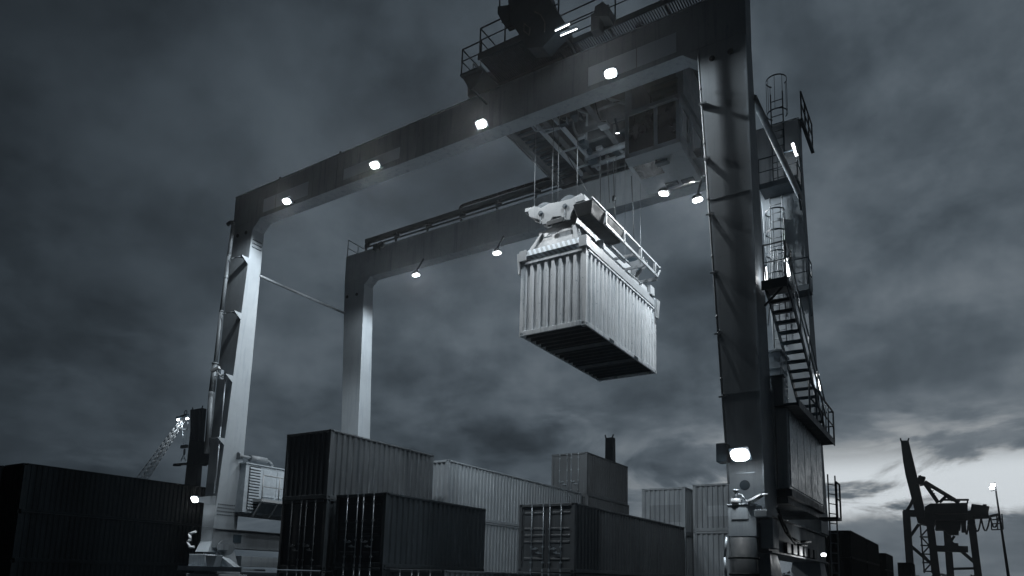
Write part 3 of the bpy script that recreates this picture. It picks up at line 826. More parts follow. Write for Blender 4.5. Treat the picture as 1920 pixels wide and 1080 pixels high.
rail_run(MB(), [(-27.12, 25.12, 19.23), (-27.12, 26.6, 19.23)], 0.95, 0.022, 0.75).build('handrail', M_DARK, GR)
MB().box(-25.0, -24.7, 24.85, 25.1, 19.0, 19.3).disc((-24.45, 24.95, 19.2), (0, 1, 0), 0.14, 0.2, 16).build('limit_switch', M_DARK, GR)

# ------------------------------------------------------------------ trolley with the driver's cabin
TY = empty('crane_trolley', (-10.8, 21.9, 19.3), 'dark crane trolley with driver cabin, running on top of the two girders', 'crane trolley')
OFF = Matrix.Translation((10.8, -21.9, -19.3))


def tb(mb, name, mat, parent=TY, bevel=0.0):
    o = mb.build(name, mat, parent, bevel)
    if parent is TY: o.location = (10.8, -21.9, -19.3)
    return o


dk = MB()
dk.box(-14.2, -10.3, 18.35, 18.65, 19.55, 20.15).box(-14.2, -6.6, 25.25, 25.55, 19.55, 20.15)
for x, y in ((-14.2, 18.65), (-12.7, 18.65), (-10.9, 18.65), (-9.0, 20.0), (-6.9, 20.0)): dk.box(x, x + 0.22, y, 25.25, 19.62, 20.12)
for y in (20.0, 21.6, 23.2): dk.box(-13.98, -6.9, y, y + 0.16, 19.74, 20.1)
tb(dk, 'trolley_frame', M_TROL, bevel=0.01)
fp = MB().box(-14.2, -12.48, 18.66, 25.24, 20.13, 20.16)
for i in range(22): fp.box(-14.0, -12.72, 18.8 + i * 0.29, 18.92 + i * 0.29, 19.70, 19.733)
tb(fp, 'deck_plate', M_DARK)
tb(MB().box(-12.48, -10.3, 18.66, 25.24, 20.13, 20.16).box(-10.3, -6.7, 20.0, 25.24, 20.13, 20.16), 'deck_plate', M_DARK)
wh = MB()
for x in (-13.2, -7.6):
    for y in (18.5, 25.4): tb(MB().disc((x, y, 19.47), (0, 1, 0), 0.17, 0.16, 20), 'wheel', M_DARK)
for y in (20.8, 22.4):
    tb(MB().tube((-11.8, y, 19.95), (-9.2, y, 19.95), 0.34, 28).disc((-11.85, y, 19.95), (1, 0, 0), 0.42, 0.06, 28).disc((-9.15, y, 19.95), (1, 0, 0), 0.42, 0.06, 28), 'hoist_drum', M_TROL)
tb(MB().box(-8.9, -7.2, 22.6, 24.2, 19.3, 20.1), 'gearbox', M_TROL, bevel=0.04)
tb(MB().tube((-12.2, 23.9, 19.55), (-8.0, 23.9, 19.55), 0.12, 16).tube((-12.2, 24.4, 19.45), (-9.0, 24.4, 19.45), 0.09, 14), 'drive_shaft', M_GALV)
tb(MB().tube((-11.9, 19.4, 19.50), (-9.2, 19.4, 19.50), 0.10, 14).box(-11.9, -9.0, 19.2, 19.25, 19.3, 19.6), 'cable_pipe', M_GALV)
for x in (-12.9, -12.1):
    tb(MB().bar((x, 18.9, 19.55), (x, 24.9, 19.55), 0.10, 0.16), 'guide_beam', M_GALV)
for y in (20.2, 21.6, 23.0, 24.3): tb(MB().bar((-12.9, y, 19.5), (-12.1, y, 19.5), 0.06), 'guide_rung', M_GALV)
tb(MB().box(-14.26, -14.2, 18.7, 25.2, 19.55, 20.2), 'side_plate', M_TROL)
# near side platform with guard rails, tapered machinery housing, cabinet, tube lights
pf = MB().box(-13.62, -12.75, 17.15, 18.33, 19.30, 19.36).prism([(-13.6, 17.3, 19.30), (-12.8, 17.3, 19.30), (-12.8, 17.3, 19.22), (-13.2, 17.3, 18.72), (-13.28, 17.3, 18.72)], (0, 0.05, 0)).bar((-13.2, 17.3, 18.76), (-13.2, 18.3, 18.76), 0.06)
pf.box(-12.75, -9.75, 17.0, 18.33, 19.50, 19.62).box(-12.75, -9.75, 16.96, 17.0, 19.42, 19.66)
for i in range(40): pf.box(-12.7 + i * 0.072, -12.68 + i * 0.072, 17.02, 18.3, 19.46, 19.50)
pf.box(-9.75, -9.65, 17.0, 18.4, 19.3, 19.62)
PF = tb(pf, 'platform', M_DARK)
rr = rail_run(MB(), [(-13.58, 18.2, 19.36), (-13.58, 17.18, 19.36), (-12.78, 17.18, 19.36)], 0.95, 0.026, 0.9)
rail_run(rr, [(-12.7, 18.25, 19.66), (-12.7, 17.0, 19.66), (-9.7, 17.0, 19.66)], 0.95, 0.026, 1.15)
rail_run(rr, [(-12.6, 18.3, 19.66), (-8.6, 18.3, 19.66)], 0.95, 0.022, 1.6)
rr.build('handrail', M_DARK, PF)
pl = [at(*q, y=16.9) for q in ((944, -90), (956, 39), (990, 90), (1018, 88), (1060, 43), (1031, 0), (1002, -90))]
MH = tb(MB().prism(pl, (0, 0.5, 0)), 'machinery_housing', M_DARK)
pb = [at(*q, y=16.84) for q in ((933, 12), (955.5, 9), (956, 39), (943, 44), (933, 26))]
MB().prism(pb, (0, 0.4, 0)).build('junction_box', M_DARK, MH)
MB().tube(at(937, -60, y=16.95), at(937, 14, y=16.95), 0.025, 8).tube(at(941, 42, y=16.95), at(957, 46, y=16.95), 0.02, 6).build('cable_duct', M_DARK, MH)
w0 = [at(*q, y=16.88) for q in ((983, 44), (994, 53), (992, 66), (982, 58))]
MB().path(w0 + w0[:1], 0.018, 6).path([at(*q, y=16.88) for q in ((1003, 22), (1014, 28), (1022, 42), (1021, 60))], 0.02, 6).build('grab_rail', M_TROL, MH)
cb = [at(*q, y=17.3) for q in ((1115, 12), (1130, 2), (1143, 14), (1141, 30), (1113, 30))]
tb(MB().prism(cb, (0, 0.45, 0)).box(-8.75, -8.45, 17.35, 17.65, 19.0, 19.62), 'motor_cabinet', M_TROL, bevel=0.015)
for (a, b) in (((1041, 58), (1068, 45)), ((1051, 67), (1082, 54))):
    t = tube_light(TY, at(*a, y=16.8), at(*b, y=16.8), 0.017, 3); t.location = (10.8, -21.9, -19.3)
# driver cabin
CX0, CX1, CY0, CY1, CZ0, CZ1 = -8.86, -6.95, 20.2, 22.6, 16.36, 18.02
cbm = MB()
fr = 0.13
for x in (CX0, CX1 - fr, (CX0 + CX1) / 2 + 0.06):
    cbm.box(x, x + fr, CY0, CY0 + 0.1, CZ0, CZ1)
cbm.box(CX0, CX1, CY0, CY0 + 0.1, CZ0 - 0.005, CZ0 + 0.16).box(CX0, CX1, CY0, CY0 + 0.1, CZ1 - 0.12, CZ1)
cbm.box(CX0 + 0.004, CX1 - 0.004, CY0 + 0.1, CY1, CZ0, CZ0 + 0.08).box(CX0, CX1, CY0, CY1 + 0.05, CZ1, CZ1 + 0.08)
cbm.box(CX1 - 0.05, CX1, CY0 + 0.1, CY1, CZ0 + 0.08, CZ0 + 0.42).box(CX1 - 0.05, CX1, CY0 + 0.1, CY1, CZ1 - 0.25, CZ1)
for y in (CY0 + 0.1, CY0 + 1.05, CY0 + 1.2, CY1 - 0.1): cbm.box(CX1 - 0.05, CX1, y, y + 0.12, CZ0 + 0.42, CZ1 - 0.25)
cbm.box(CX0, CX0 + 0.05, CY0 + 0.1, CY1, CZ0 + 0.08, CZ1).box(CX0 + 0.05, CX1 - 0.05, CY1 - 0.06, CY1, CZ0 + 0.08, CZ1)
# chin below the front windows and pieces of the floor
cbm.prism([(CX0 - 0.02, CY0 + 0.02, CZ0 - 0.006), (CX0 - 0.02, CY0 + 2.2, CZ0 - 0.006), (CX0 - 0.02, CY0 + 2.2, CZ0 - 0.20), (CX0 - 0.02, CY0 + 0.35, CZ0 - 0.10)], (CX1 - CX0 + 0.02, 0, 0))
cbm.box(CX1, CX1 + 0.03, CY0 + 0.9, CY0 + 0.95, CZ0, CZ1).box(CX1, CX1 + 0.28, CY0 + 1.25, CY1, CZ0 + 0.06, CZ0 + 0.10)
CB = tb(cbm, 'cabin', M_CAB, bevel=0.012)
for x0, x1, z0 in ((CX0 + fr, (CX0 + CX1) / 2 + 0.06, CZ0 + 0.16), ((CX0 + CX1) / 2 + 0.06 + fr, CX1 - fr, CZ0 + 0.16)):
    MB().box(x0, x1, CY0 + 0.04, CY0 + 0.055, z0, CZ1 - 0.12).build('window', M_GLASS, CB)
MB().box(CX1 - 0.03, CX1 - 0.02, CY0 + 0.22, CY0 + 1.05, CZ0 + 0.42, CZ1 - 0.25).build('window', M_GLASS, CB)
MB().box(CX1 - 0.03, CX1 - 0.02, CY0 + 1.32, CY1 - 0.1, CZ0 + 0.42, CZ1 - 0.25).build('window', M_GLASS, CB)
MB().hexa([(CX0 + 0.12, CY0 + 0.42, CZ0 - 0.112), (CX0 + 0.95, CY0 + 0.42, CZ0 - 0.112), (CX0 + 0.95, CY0 + 1.2, CZ0 - 0.155), (CX0 + 0.12, CY0 + 1.2, CZ0 - 0.155),
           (CX0 + 0.12, CY0 + 0.42, CZ0 - 0.09), (CX0 + 0.95, CY0 + 0.42, CZ0 - 0.09), (CX0 + 0.95, CY0 + 1.2, CZ0 - 0.13), (CX0 + 0.12, CY0 + 1.2, CZ0 - 0.13)]).build('floor_window', M_GLASS, CB)
for xx, yy in ((-7.75, 20.75), (-7.9, 22.1), (-7.35, 22.15)):
    MB().box(xx - 0.22, xx + 0.22, yy - 0.12, yy + 0.12, CZ0 - 0.235, CZ0 - 0.14).build('vent', M_DARK, CB, bevel=0.02)
MB().prism([(CX1 - 0.92, CY0 + 0.0, CZ1 - 0.10), (CX1 - 0.92, CY0 - 0.42, CZ1 - 0.34), (CX1 - 0.92, CY0 - 0.42, CZ1 - 0.37), (CX1 - 0.92, CY0 + 0.0, CZ1 - 0.14)], (0.88, 0, 0)).build('sun_visor', M_CAB, CB)
rail_run(MB(), [(CX1 - 1.0, CY0 + 0.05, CZ1 + 0.08), (CX1 - 0.1, CY0 + 0.05, CZ1 + 0.08), (CX1 - 0.1, CY1, CZ1 + 0.08)], 0.62, 0.02, 0.4).build('handrail', M_DARK, CB)
MB().box(-8.2, -7.5, 20.9, 21.5, CZ0 + 0.08, CZ0 + 0.95).box(-8.2, -7.5, 21.4, 21.55, CZ0 + 0.9, CZ0 + 1.45).build('seat', M_BLACK, CB, bevel=0.05)
tb(MB().box(-8.9, -8.65, 20.3, 22.5, 18.1, 19.7).box(-7.1, -6.85, 20.3, 22.5, 18.1, 19.7).box(-8.65, -7.1, 22.3, 22.5, 18.1, 19.7), 'cabin_hanger', M_MID)
p = at(1245, 362, y=22.35)
floodlight(CB, p, (-0.25, -0.15, -0.95), 0.40, LAMP_W * 0.3, p + Vector((0, 0.1, 0.3)), 180, 0.1)
p = at(1158, 247, y=21.4)
w_ = floodlight(TY, p, (-0.45, 0.85, -0.25), 0.16, 0, p + Vector((0, -0.2, 0.4)))
w_.location = (10.8, -21.9, -19.3)
spot('work_beam', w_, p + Vector((-0.05, 0.12, -0.02)), p + Vector((-4.0, 3.4, -0.9)), 150, 125, 0.9, 0.08)
# clutter under the deck: cable loops, boxes, braces
rc = random.Random(11)
for k in range(5):
    x = -11.9 + k * 0.75; y0 = 19.7 + 0.4 * (k % 3)
    pts = [Vector((x + 0.15 * math.sin(t * 3 + k), y0 + t * 1.9, 19.70 - 0.42 * math.sin(PI * t))) for t in [q / 10 for q in range(11)]]
    tb(MB().path(pts, 0.022, 6), 'cable_loop', M_BLACK)
for k in range(16):
    x, y = rc.uniform(-12.2, -9.3), rc.uniform(19.0, 24.8); w, d_, h = rc.uniform(0.12, 0.4), rc.uniform(0.15, 0.6), rc.uniform(0.1, 0.32)
    tb(MB().box(x, x + w, y, y + d_, 19.72 - h, 19.72), 'equipment_box', rc.choice((M_DARK, M_MID, M_CAB)), bevel=0.012)
for x0, y0, x1, y1 in ((-12.6, 18.9, -11.0, 21.6), (-11.0, 21.6, -12.6, 24.6), (-10.8, 20.2, -9.1, 22.4), (-10.8, 24.8, -9.1, 22.6)):
    tb(MB().bar((x0, y0, 19.70), (x1, y1, 19.70), 0.08, 0.08), 'brace', M_MID)
tb(MB().bar((-12.9, 19.0, 19.5), (-12.45, 20.3, 18.7), 0.05).bar((-12.45, 20.3, 18.7), (-12.1, 21.6, 19.5), 0.05), 'rope_guard', M_GALV)
rail_run(MB(), [(-14.25, 18.7, 20.2), (-14.25, 25.2, 20.2)], 0.9, 0.02, 1.4).build('handrail', M_DARK, PF)
# hoist ropes from the trolley to the headblock
ropes = ((-11.72, 19.12, 14.6), (-11.02, 19.12, 14.6), (-10.80, 19.12, 14.6), (-10.08, 19.12, 14.55), (-11.72, 24.2, 14.3), (-11.0, 24.2, 14.3), (-10.6, 24.2, 14.3), (-9.95, 24.2, 14.3))
for x, y, z in ropes:
    tb(MB().tube((x, y, z), (x, y, 19.9), 0.012, 8), 'hoist_rope', M_ROPE)
for (a, b, r_) in ((at(1062, 288, y=22.6), at(1100, 358, y=19.15), 0.016), (at(1126, 290, y=22), at(1126, 395, y=22), 0.012), (at(1139, 300, y=22), at(1143, 380, y=22), 0.010), (at(1150, 300, y=22), at(1153, 420, y=22), 0.012), (at(1184, 330, y=22.6), at(1189, 455, y=22.6), 0.014)):
    tb(MB().tube(a, b, r_, 6), 'guy_rope', M_BLACK)
k = at(1151, 368, y=22)
tb(MB().tube(k, k - Vector((0, 0, 0.18)), 0.06, 10), 'rope_weight', M_BLACK)

# ------------------------------------------------------------------ hanging container and spreader
container('pale container hanging from the spreader high above the yard', -9.62, 18.92, 10.28, M_HANG, back_detail=True, group=None, name='hanging_container')
SP = empty('container_spreader', (-10.84, 21.95, 12.9), 'white spreader with headblock and cable basket, gripping the hanging container', 'spreader')


def sp(mb, name, mat, parent=SP, bevel=0.0):
    o = mb.build(name, mat, parent, bevel)
    if parent is SP: o.location = (10.84, -21.95, -12.9)
    return o


HX0, HX1, HY0, HY1, HZ = -12.10, -9.58, 18.86, 25.04, 12.885
M_STRIPE = bpy.data.materials.new('hazard_striped_paint'); M_STRIPE.use_nodes = True
nt = M_STRIPE.node_tree; b_ = nt.nodes['Principled BSDF']; b_.inputs['Roughness'].default_value = 0.55
tc = nt.nodes.new('ShaderNodeTexCoord'); mp = nt.nodes.new('ShaderNodeMapping'); mp.inputs['Rotation'].default_value = (0, R(25), 0)
wv = nt.nodes.new('ShaderNodeTexWave'); wv.bands_direction = 'X'; wv.inputs['Scale'].default_value = 1.9; wv.inputs['Distortion'].default_value = 0.3
cr = nt.nodes.new('ShaderNodeValToRGB'); cr.color_ramp.elements[0].position = 0.44; cr.color_ramp.elements[1].position = 0.56
cr.color_ramp.elements[0].color = (*g(0.30), 1); cr.color_ramp.elements[1].color = (*g(0.58), 1)
nt.links.new(tc.outputs['Object'], mp.inputs[0]); nt.links.new(mp.outputs[0], wv.inputs['Vector']); nt.links.new(wv.outputs['Fac'], cr.inputs[0]); nt.links.new(cr.outputs[0], b_.inputs['Base Color'])
for y, s in ((HY0, 1), (HY1, -1)):
    e = MB().hexa([(HX0, y, HZ + 0.14), (HX1, y, HZ + 0.14), (HX1, y + 0.32 * s, HZ + 0.14), (HX0, y + 0.32 * s, HZ + 0.14),
                   (HX0, y + 0.05 * s, HZ + 0.36), (HX1, y + 0.05 * s, HZ + 0.36), (HX1, y + 0.32 * s, HZ + 0.36), (HX0, y + 0.32 * s, HZ + 0.36)])
    e = sp(e, 'end_beam', M_STRIPE, bevel=0.01)
    for x in (HX0, HX1 - 0.27):
        MB().box(x - 0.003, x + 0.273, min(y, y + 0.3 * s) - 0.004, max(y, y + 0.3 * s) + 0.004, HZ + 0.005, HZ + 0.37).build('twistlock_box', M_WHITE, e, bevel=0.008)
    for x, sg in ((HX0, -1), (HX1, 1)):
        MB().hexa([(x, y + 0.02 * s, HZ - 0.42), (x + 0.06 * sg, y + 0.05 * s, HZ - 0.42), (x + 0.06 * sg, y + 0.22 * s, HZ - 0.42), (x, y + 0.25 * s, HZ - 0.42),
                   (x - 0.01 * sg, y, HZ + 0.30), (x + 0.10 * sg, y, HZ + 0.30), (x + 0.10 * sg, y + 0.30 * s, HZ + 0.30), (x - 0.01 * sg, y + 0.30 * s, HZ + 0.30)]).build('corner_guide', M_WHITE, e, bevel=0.008) if not (x == HX1 and s == 1) else None
for x in (HX0 + 0.02, HX1 - 0.10):
    sp(MB().box(x, x + 0.08, HY0 + 0.31, HY1 - 0.31, HZ + 0.02, HZ + 0.34), 'side_beam', M_WHITE, bevel=0.008)
# trapezoid housing in the middle of the near end and its far twin
for y, s in ((HY0 + 0.1, 1), (HY1 - 0.1, -1)):
    m = MB().hexa([(-11.85, y + 0.02 * s, HZ + 0.365), (-9.85, y + 0.02 * s, HZ + 0.365), (-9.85, y + 1.6 * s, HZ + 0.365), (-11.85, y + 1.6 * s, HZ + 0.365),
                   (-11.50, y + 0.20 * s, HZ + 0.98), (-10.02, y + 0.20 * s, HZ + 0.98), (-10.02, y + 1.4 * s, HZ + 0.98), (-11.50, y + 1.4 * s, HZ + 0.98)])
    m.box(-11.6, -10.3, min(y + 0.3 * s, y + 1.2 * s), max(y + 0.3 * s, y + 1.2 * s), HZ + 0.98, HZ + 1.13)
    h = sp(m, 'telescopic_housing', M_HEAD, bevel=0.02)
    for xa, xb, xc, xd in ((-11.68, -11.58, -11.42, -11.34), (-10.08, -9.90, -10.22, -10.10)):
        MB().hexa([(xa, y - 0.03 * s, HZ + 0.37), (xb, y - 0.03 * s, HZ + 0.37), (xb, y + 0.1 * s, HZ + 0.37), (xa, y + 0.1 * s, HZ + 0.37),
                   (xc, y + 0.10 * s, HZ + 0.95), (xd, y + 0.10 * s, HZ + 0.95), (xd, y + 0.25 * s, HZ + 0.95), (xc, y + 0.25 * s, HZ + 0.95)]).build('rib', M_HEAD, h, bevel=0.01)
    MB().box(-11.35, -11.0, y + (0.13 if s > 0 else -0.20), y + (0.20 if s > 0 else -0.13), HZ + 0.62, HZ + 0.80).build('sensor_box', M_MID, h)
sp(MB().box(-11.5, -10.2, HY0 + 1.5, HY1 - 1.5, HZ + 0.37, HZ + 0.85), 'main_frame', M_WHITE, bevel=0.02)
# headblock: end plates carrying two sheaves each, joined by a long frame
HB = MB()
for y in (18.98, 24.25):
    pts = [at(*q, y=18.98) for q in ((990, 393), (1001, 386), (1014, 390), (1030, 381), (1050, 378), (1072, 372), (1082, 366), (1090, 362), (1092, 376), (1080, 384), (1072, 398), (1068, 412), (1058, 412), (1052, 405), (1036, 407), (1028, 419), (1017, 421), (1013, 413), (1004, 409), (992, 406))]
    pts = [Vector((p.x, y, p.z)) for p in pts]
    HB.prism(pts, (0, 0.06, 0)); HB.prism([p + Vector((0, 0.34, 0)) for p in pts], (0, 0.06, 0))
HB.box(-11.45, -10.35, 19.4, 24.2, 14.18, 14.5)
HB = sp(HB, 'headblock', M_HEAD, bevel=0.008)
for y in (19.19, 24.46):
    for x in (-11.37, -10.44):
        sv = MB().disc((x, y, 14.62), (0, 1, 0), 0.36, 0.10, 36).disc((x, y, 14.62), (0, 1, 0), 0.30, 0.16, 36)
        MB.build(sv, 'sheave', M_DARK, HB)
        MB().disc((x, y - 0.225, 14.50), (0, 1, 0), 0.085, 0.05, 18).disc((x, y - 0.245, 14.50), (0, 1, 0), 0.045, 0.05, 14).build('sheave_pin', M_DARK, HB)
        MB().box(x - 0.012, x + 0.012, y - 0.235, y - 0.215, 14.12, 14.40).build('grease_line', M_MID, HB)
MB().box(-11.10, -10.45, 18.9, 18.975, 13.93, 14.12).build('locking_pin_box', M_BLACK, HB, bevel=0.03)
MB().box(-12.02, -11.78, 19.0, 19.3, 14.72, 14.86).build('sensor_box', M_HEAD, HB, bevel=0.02)
MB().box(-10.05, -9.72, 18.95, 19.35, 14.5, 14.72).build('sensor_box', M_HEAD, HB, bevel=0.02)
# cable basket and railed side platform along the +x side of the headblock
bs = MB().hexa([(-10.0, 18.98, 13.98), (-9.50, 18.98, 13.98), (-9.50, 21.3, 13.98), (-10.0, 21.3, 13.98),
                (-10.1, 18.86, 14.42), (-9.40, 18.86, 14.42), (-9.40, 21.4, 14.42), (-10.1, 21.4, 14.42)])
BS = sp(bs, 'cable_basket', M_BLACK, bevel=0.03)
sb = MB()
for x in (-9.42,):
    sb.bar((x, 18.9, 14.5), (x, 24.9, 14.5), 0.05, 0.06).bar((x, 19.9, 14.05), (x, 24.6, 14.05), 0.06, 0.10)
    for y in (19.9, 21.4, 22.9, 24.3): sb.bar((x, y, 14.05), (x, y, 14.5), 0.07, 0.10)
    sb.bar((x, 24.6, 14.05), (x, 24.9, 14.4), 0.05)
sb.bar((-9.45, 24.6, 13.95), (-11.3, 24.6, 13.95), 0.07, 0.12).bar((-9.45, 23.4, 14.02), (-10.3, 23.4, 14.02), 0.07, 0.09).bar((-9.45, 22.4, 14.02), (-10.3, 22.4, 14.02), 0.07, 0.09)
sp(sb, 'side_rail', M_HEAD)
sp(MB().tube((-9.85, 20.4, 13.45), (-9.85, 20.4, 13.75), 0.12, 16).box(-9.95, -9.75, 20.3, 20.5, 13.2, 13.45), 'hydraulic_pump', M_WHITE)
sp(MB().bar((-9.9, 21.0, 13.9), (-9.9, 22.6, 13.9), 0.06).bar((-9.75, 21.0, 13.85), (-9.75, 22.6, 13.85), 0.06).tube((-10.3, 23.0, 13.75), (-10.3, 24.2, 13.75), 0.14, 14), 'hydraulic_cylinder', M_MID)
sp(MB().box(-9.95, -9.55, 24.25, 24.65, HZ + 0.36, HZ + 0.72).hexa([(-10.05, 23.6, HZ + 0.36), (-9.66, 23.6, HZ + 0.36), (-9.66, 24.2, HZ + 0.36), (-10.05, 24.2, HZ + 0.36), (-10.0, 23.8, HZ + 0.66), (-9.7, 23.8, HZ + 0.66), (-9.7, 24.2, HZ + 0.66), (-10.0, 24.2, HZ + 0.66)]), 'flipper_motor', M_WHITE, bevel=0.02)

# ------------------------------------------------------------------ far off: quay cranes, mobile crane, light mast, trees, hills
FAR_G = 'quay cranes on the waterfront'


def fat(q, y): return at(q[0], q[1], y=y)


def cr3(u, v): return (1520 + u / 3.6, 780 + v / 3.6)      # crop coordinates used while measuring the quay crane


def quay_crane():
    Y0 = 300.0
    root = empty('quay_crane', (at(1790, 1060, y=Y0).x, Y0, 0), 'black quay crane with raised boom standing against the bright sky on the right', 'quay crane', FAR_G)
    off = -Vector(root.location)

    def add(mb, name, parent=root):
        o = mb.build(name, M_FAR, parent)
        if parent is root: o.location = off
        return o
    P = lambda u, v, y=Y0: at(*cr3(u, v), y=y)
    bo = [P(607, 165), P(660, 165), P(712, 380), P(762, 600), P(770, 720), P(722, 720), P(640, 400), P(624, 310)]
    add(MB().prism(bo, (0, 3, 0)).bar(P(610, 168), P(606, 150), 0.5).bar(P(657, 168), P(662, 150), 0.5), 'boom')
    for (a, b, yy) in (((645, 645), (672, 1020), Y0), ((805, 720), (850, 1085), Y0), ((918, 740), (945, 1085), Y0 + 18), ((1075, 640), (1132, 1085), Y0 + 18)):
        p, q = P(*a, yy), P(*b, yy); q = q.copy(); d = (q - p); q = p + d * ((0 - p.z) / d.z)
        add(MB().bar(p, q, 2.9, 2.4), 'leg')
    add(MB().bar(P(625, 655), P(770, 662), 2.4, 2.4).bar(P(700, 560), P(650, 640), 1.0).bar(P(690, 555), P(655, 640), 0.7), 'portal_beam')
    add(MB().bar(P(680, 880), P(830, 1010), 1.1).bar(P(675, 810), P(730, 730), 1.0), 'brace')
    add(MB().bar(P(945, 850, Y0 + 18), P(1108, 990, Y0 + 18), 1.2).bar(P(955, 1032, Y0 + 18), P(1110, 1028, Y0 + 18), 0.9).bar(P(945, 850, Y0 + 18), P(970, 810, Y0 + 18), 0.9), 'brace')
    st = MB()
    for u in (738, 790): st.bar(P(u, 720, Y0 + 6), P(u + 30, 1060, Y0 + 6), 0.5)
    for i in range(5):
        v = 760 + i * 58; a, b = ((742, 792) if i % 2 else (792, 742)); st.bar(P(a + i * 6, v, Y0 + 6), P(b + i * 6, v + 55, Y0 + 6), 0.5); st.bar(P(735 + i * 6, v + 55, Y0 + 6), P(800 + i * 6, v + 58, Y0 + 6), 0.5)
    add(st, 'stair_tower')
    add(MB().prism([P(770, 612), P(808, 590), P(1060, 585), P(1060, 655), P(830, 655), P(770, 640)], (0, 12, 0)).prism([P(725, 700), P(765, 640), P(830, 655), P(845, 690), P(830, 745), P(735, 725)], (0, 8, 0)), 'machinery_house')
    add(MB().prism([P(835, 668), P(1088, 660), P(1088, 690), P(1040, 705), P(835, 700)], (0, 3, 0)).prism([P(845, 695, Y0 + 5), P(1015, 690, Y0 + 5), P(1010, 768, Y0 + 5), P(840, 768, Y0 + 5)], (0, 6, 0)).prism([P(1012, 700, Y0 + 5), P(1050, 700, Y0 + 5), P(1048, 785, Y0 + 5), P(1018, 785, Y0 + 5)], (0, 3, 0)), 'trolley_girder')
    add(MB().prism([P(900, 765, Y0 + 5), P(1000, 765, Y0 + 5), P(998, 800, Y0 + 5), P(930, 800, Y0 + 5)], (0, 5, 0)), 'cabin')
    add(MB().bar(P(1080, 632, Y0 + 6), P(1200, 650, Y0 + 6), 4.2, 4.0).bar(P(1200, 680, Y0 + 6), P(1272, 664, Y0 + 6), 0.9).bar(P(1090, 668, Y0 + 6), P(1200, 662, Y0 + 6), 3.0).bar(P(1162, 618, Y0 + 6), P(1188, 618, Y0 + 6), 2.2, 2.2), 'back_girder')
    add(MB().bar(P(722, 430), P(768, 440), 3.2, 3.0).bar(P(740, 400), P(742, 430), 0.5).bar(P(735, 470), P(790, 460), 0.5), 'apex')
    add(MB().bar(P(770, 445), P(1002, 585), 1.3).bar(P(770, 455), P(860, 585), 1.3).bar(P(870, 583), P(915, 540), 1.0).bar(P(915, 540), P(960, 570), 1.0).bar(P(880, 566), P(1068, 566), 0.7).bar(P(1060, 560), P(1058, 590), 0.5), 'stay')
    ld = MB()
    for i in range(6): ld.bar(P(790 + i * 12, 470 + i * 18), P(815 + i * 8, 468 + i * 18), 0.35)
    add(ld, 'ladder')
    fs = MB()
    for (u0, u1, dp, v0) in ((1100, 1150, 90, 690), (1150, 1210, 95, 680), (1210, 1272, 80, 672), (1040, 1066, 110, 690)):
        pts = [P(lerp(u0, u1, t), v0 + dp * 4 * t * (1 - t), Y0 + 6) for t in [k / 10 for k in range(11)]]
        fs.path(pts, 0.28, 5)
    add(fs, 'festoon')
    bk = MB()
    for (a, b) in (((1218, 690), (1222, 768)), ((1290, 660), (1300, 765)), ((1222, 768), (1300, 765)), ((1220, 728), (1298, 725)), ((1255, 665), (1262, 765)), ((1225, 700), (1295, 695))): bk.bar(P(*a, Y0 + 6), P(*b, Y0 + 6), 0.4)
    add(bk, 'maintenance_basket')
    add(MB().bar(P(850, 895), P(1062, 900), 2.6, 2.2).bar(P(905, 880), P(998, 882), 2.4, 2.4), 'crane_spreader')
    ra = MB()
    for i in range(9): ra.bar(P(1090 + i * 14, 640 - i, Y0 + 6), P(1090 + i * 14, 622 - i, Y0 + 6), 0.25)
    add(ra, 'handrail')


quay_crane()


def raised_boom(px0, px1, py, Y, label, extra=False):
    a, b = at(px0, py, y=Y), at(px1, py, y=Y)
    root = empty('quay_crane', ((a.x + b.x) / 2, Y, 0), label, 'quay crane', FAR_G)
    off = -Vector(root.location)
    w = (b.x - a.x); zt = a.z

    def add(mb, name):
        o = mb.build(name, M_FAR, root); o.location = off; return o
    xm = (a.x + b.x) / 2
    add(MB().hexa([(a.x - 0.1 * w, Y, 24), (b.x + 0.12 * w, Y, 24), (b.x + 0.12 * w, Y + 4, 24), (a.x - 0.1 * w, Y + 4, 24), (a.x, Y, zt), (b.x, Y, zt), (b.x, Y + 3, zt), (a.x, Y + 3, zt)]), 'boom')
    add(MB().bar((a.x + 0.3, Y, zt), (a.x - 0.1, Y, zt + 1.5), 0.5).bar((b.x - 0.3, Y, zt), (b.x + 0.4, Y, zt + 1.4), 0.5), 'boom_tip')
    for s in (-1, 1): add(MB().bar((xm + s * w * 0.9, Y, 0), (xm + s * w * 0.6, Y, 30), 2.4, 2.4), 'leg')
    add(MB().box(xm - w * 1.2, xm + w * 1.6, Y + 0.5, Y + 12, 24, 31), 'machinery_house')
    if extra:
        P = lambda u, v: at(230 + u / 4.909, 740 + v / 4.909, y=Y - 4)
        add(MB().bar(P(640, 420), P(640, 140), 1.6).bar(P(700, 440), P(700, 140), 1.2).prism([P(690, 440), P(760, 430), P(770, 500), P(700, 520)], (0, 4, 0)).prism([P(680, 500), P(785, 495), P(785, 625), P(690, 640)], (0, 5, 0)).bar(P(620, 640), P(770, 650), 1.0), 'trolley')
    return root


raised_boom(1135, 1149, 821, 320.0, 'black raised boom of a quay crane rising behind the tallest container stack')
raised_boom(361, 379, 768, 260.0, 'black raised boom of a quay crane beside the left crane leg', True)


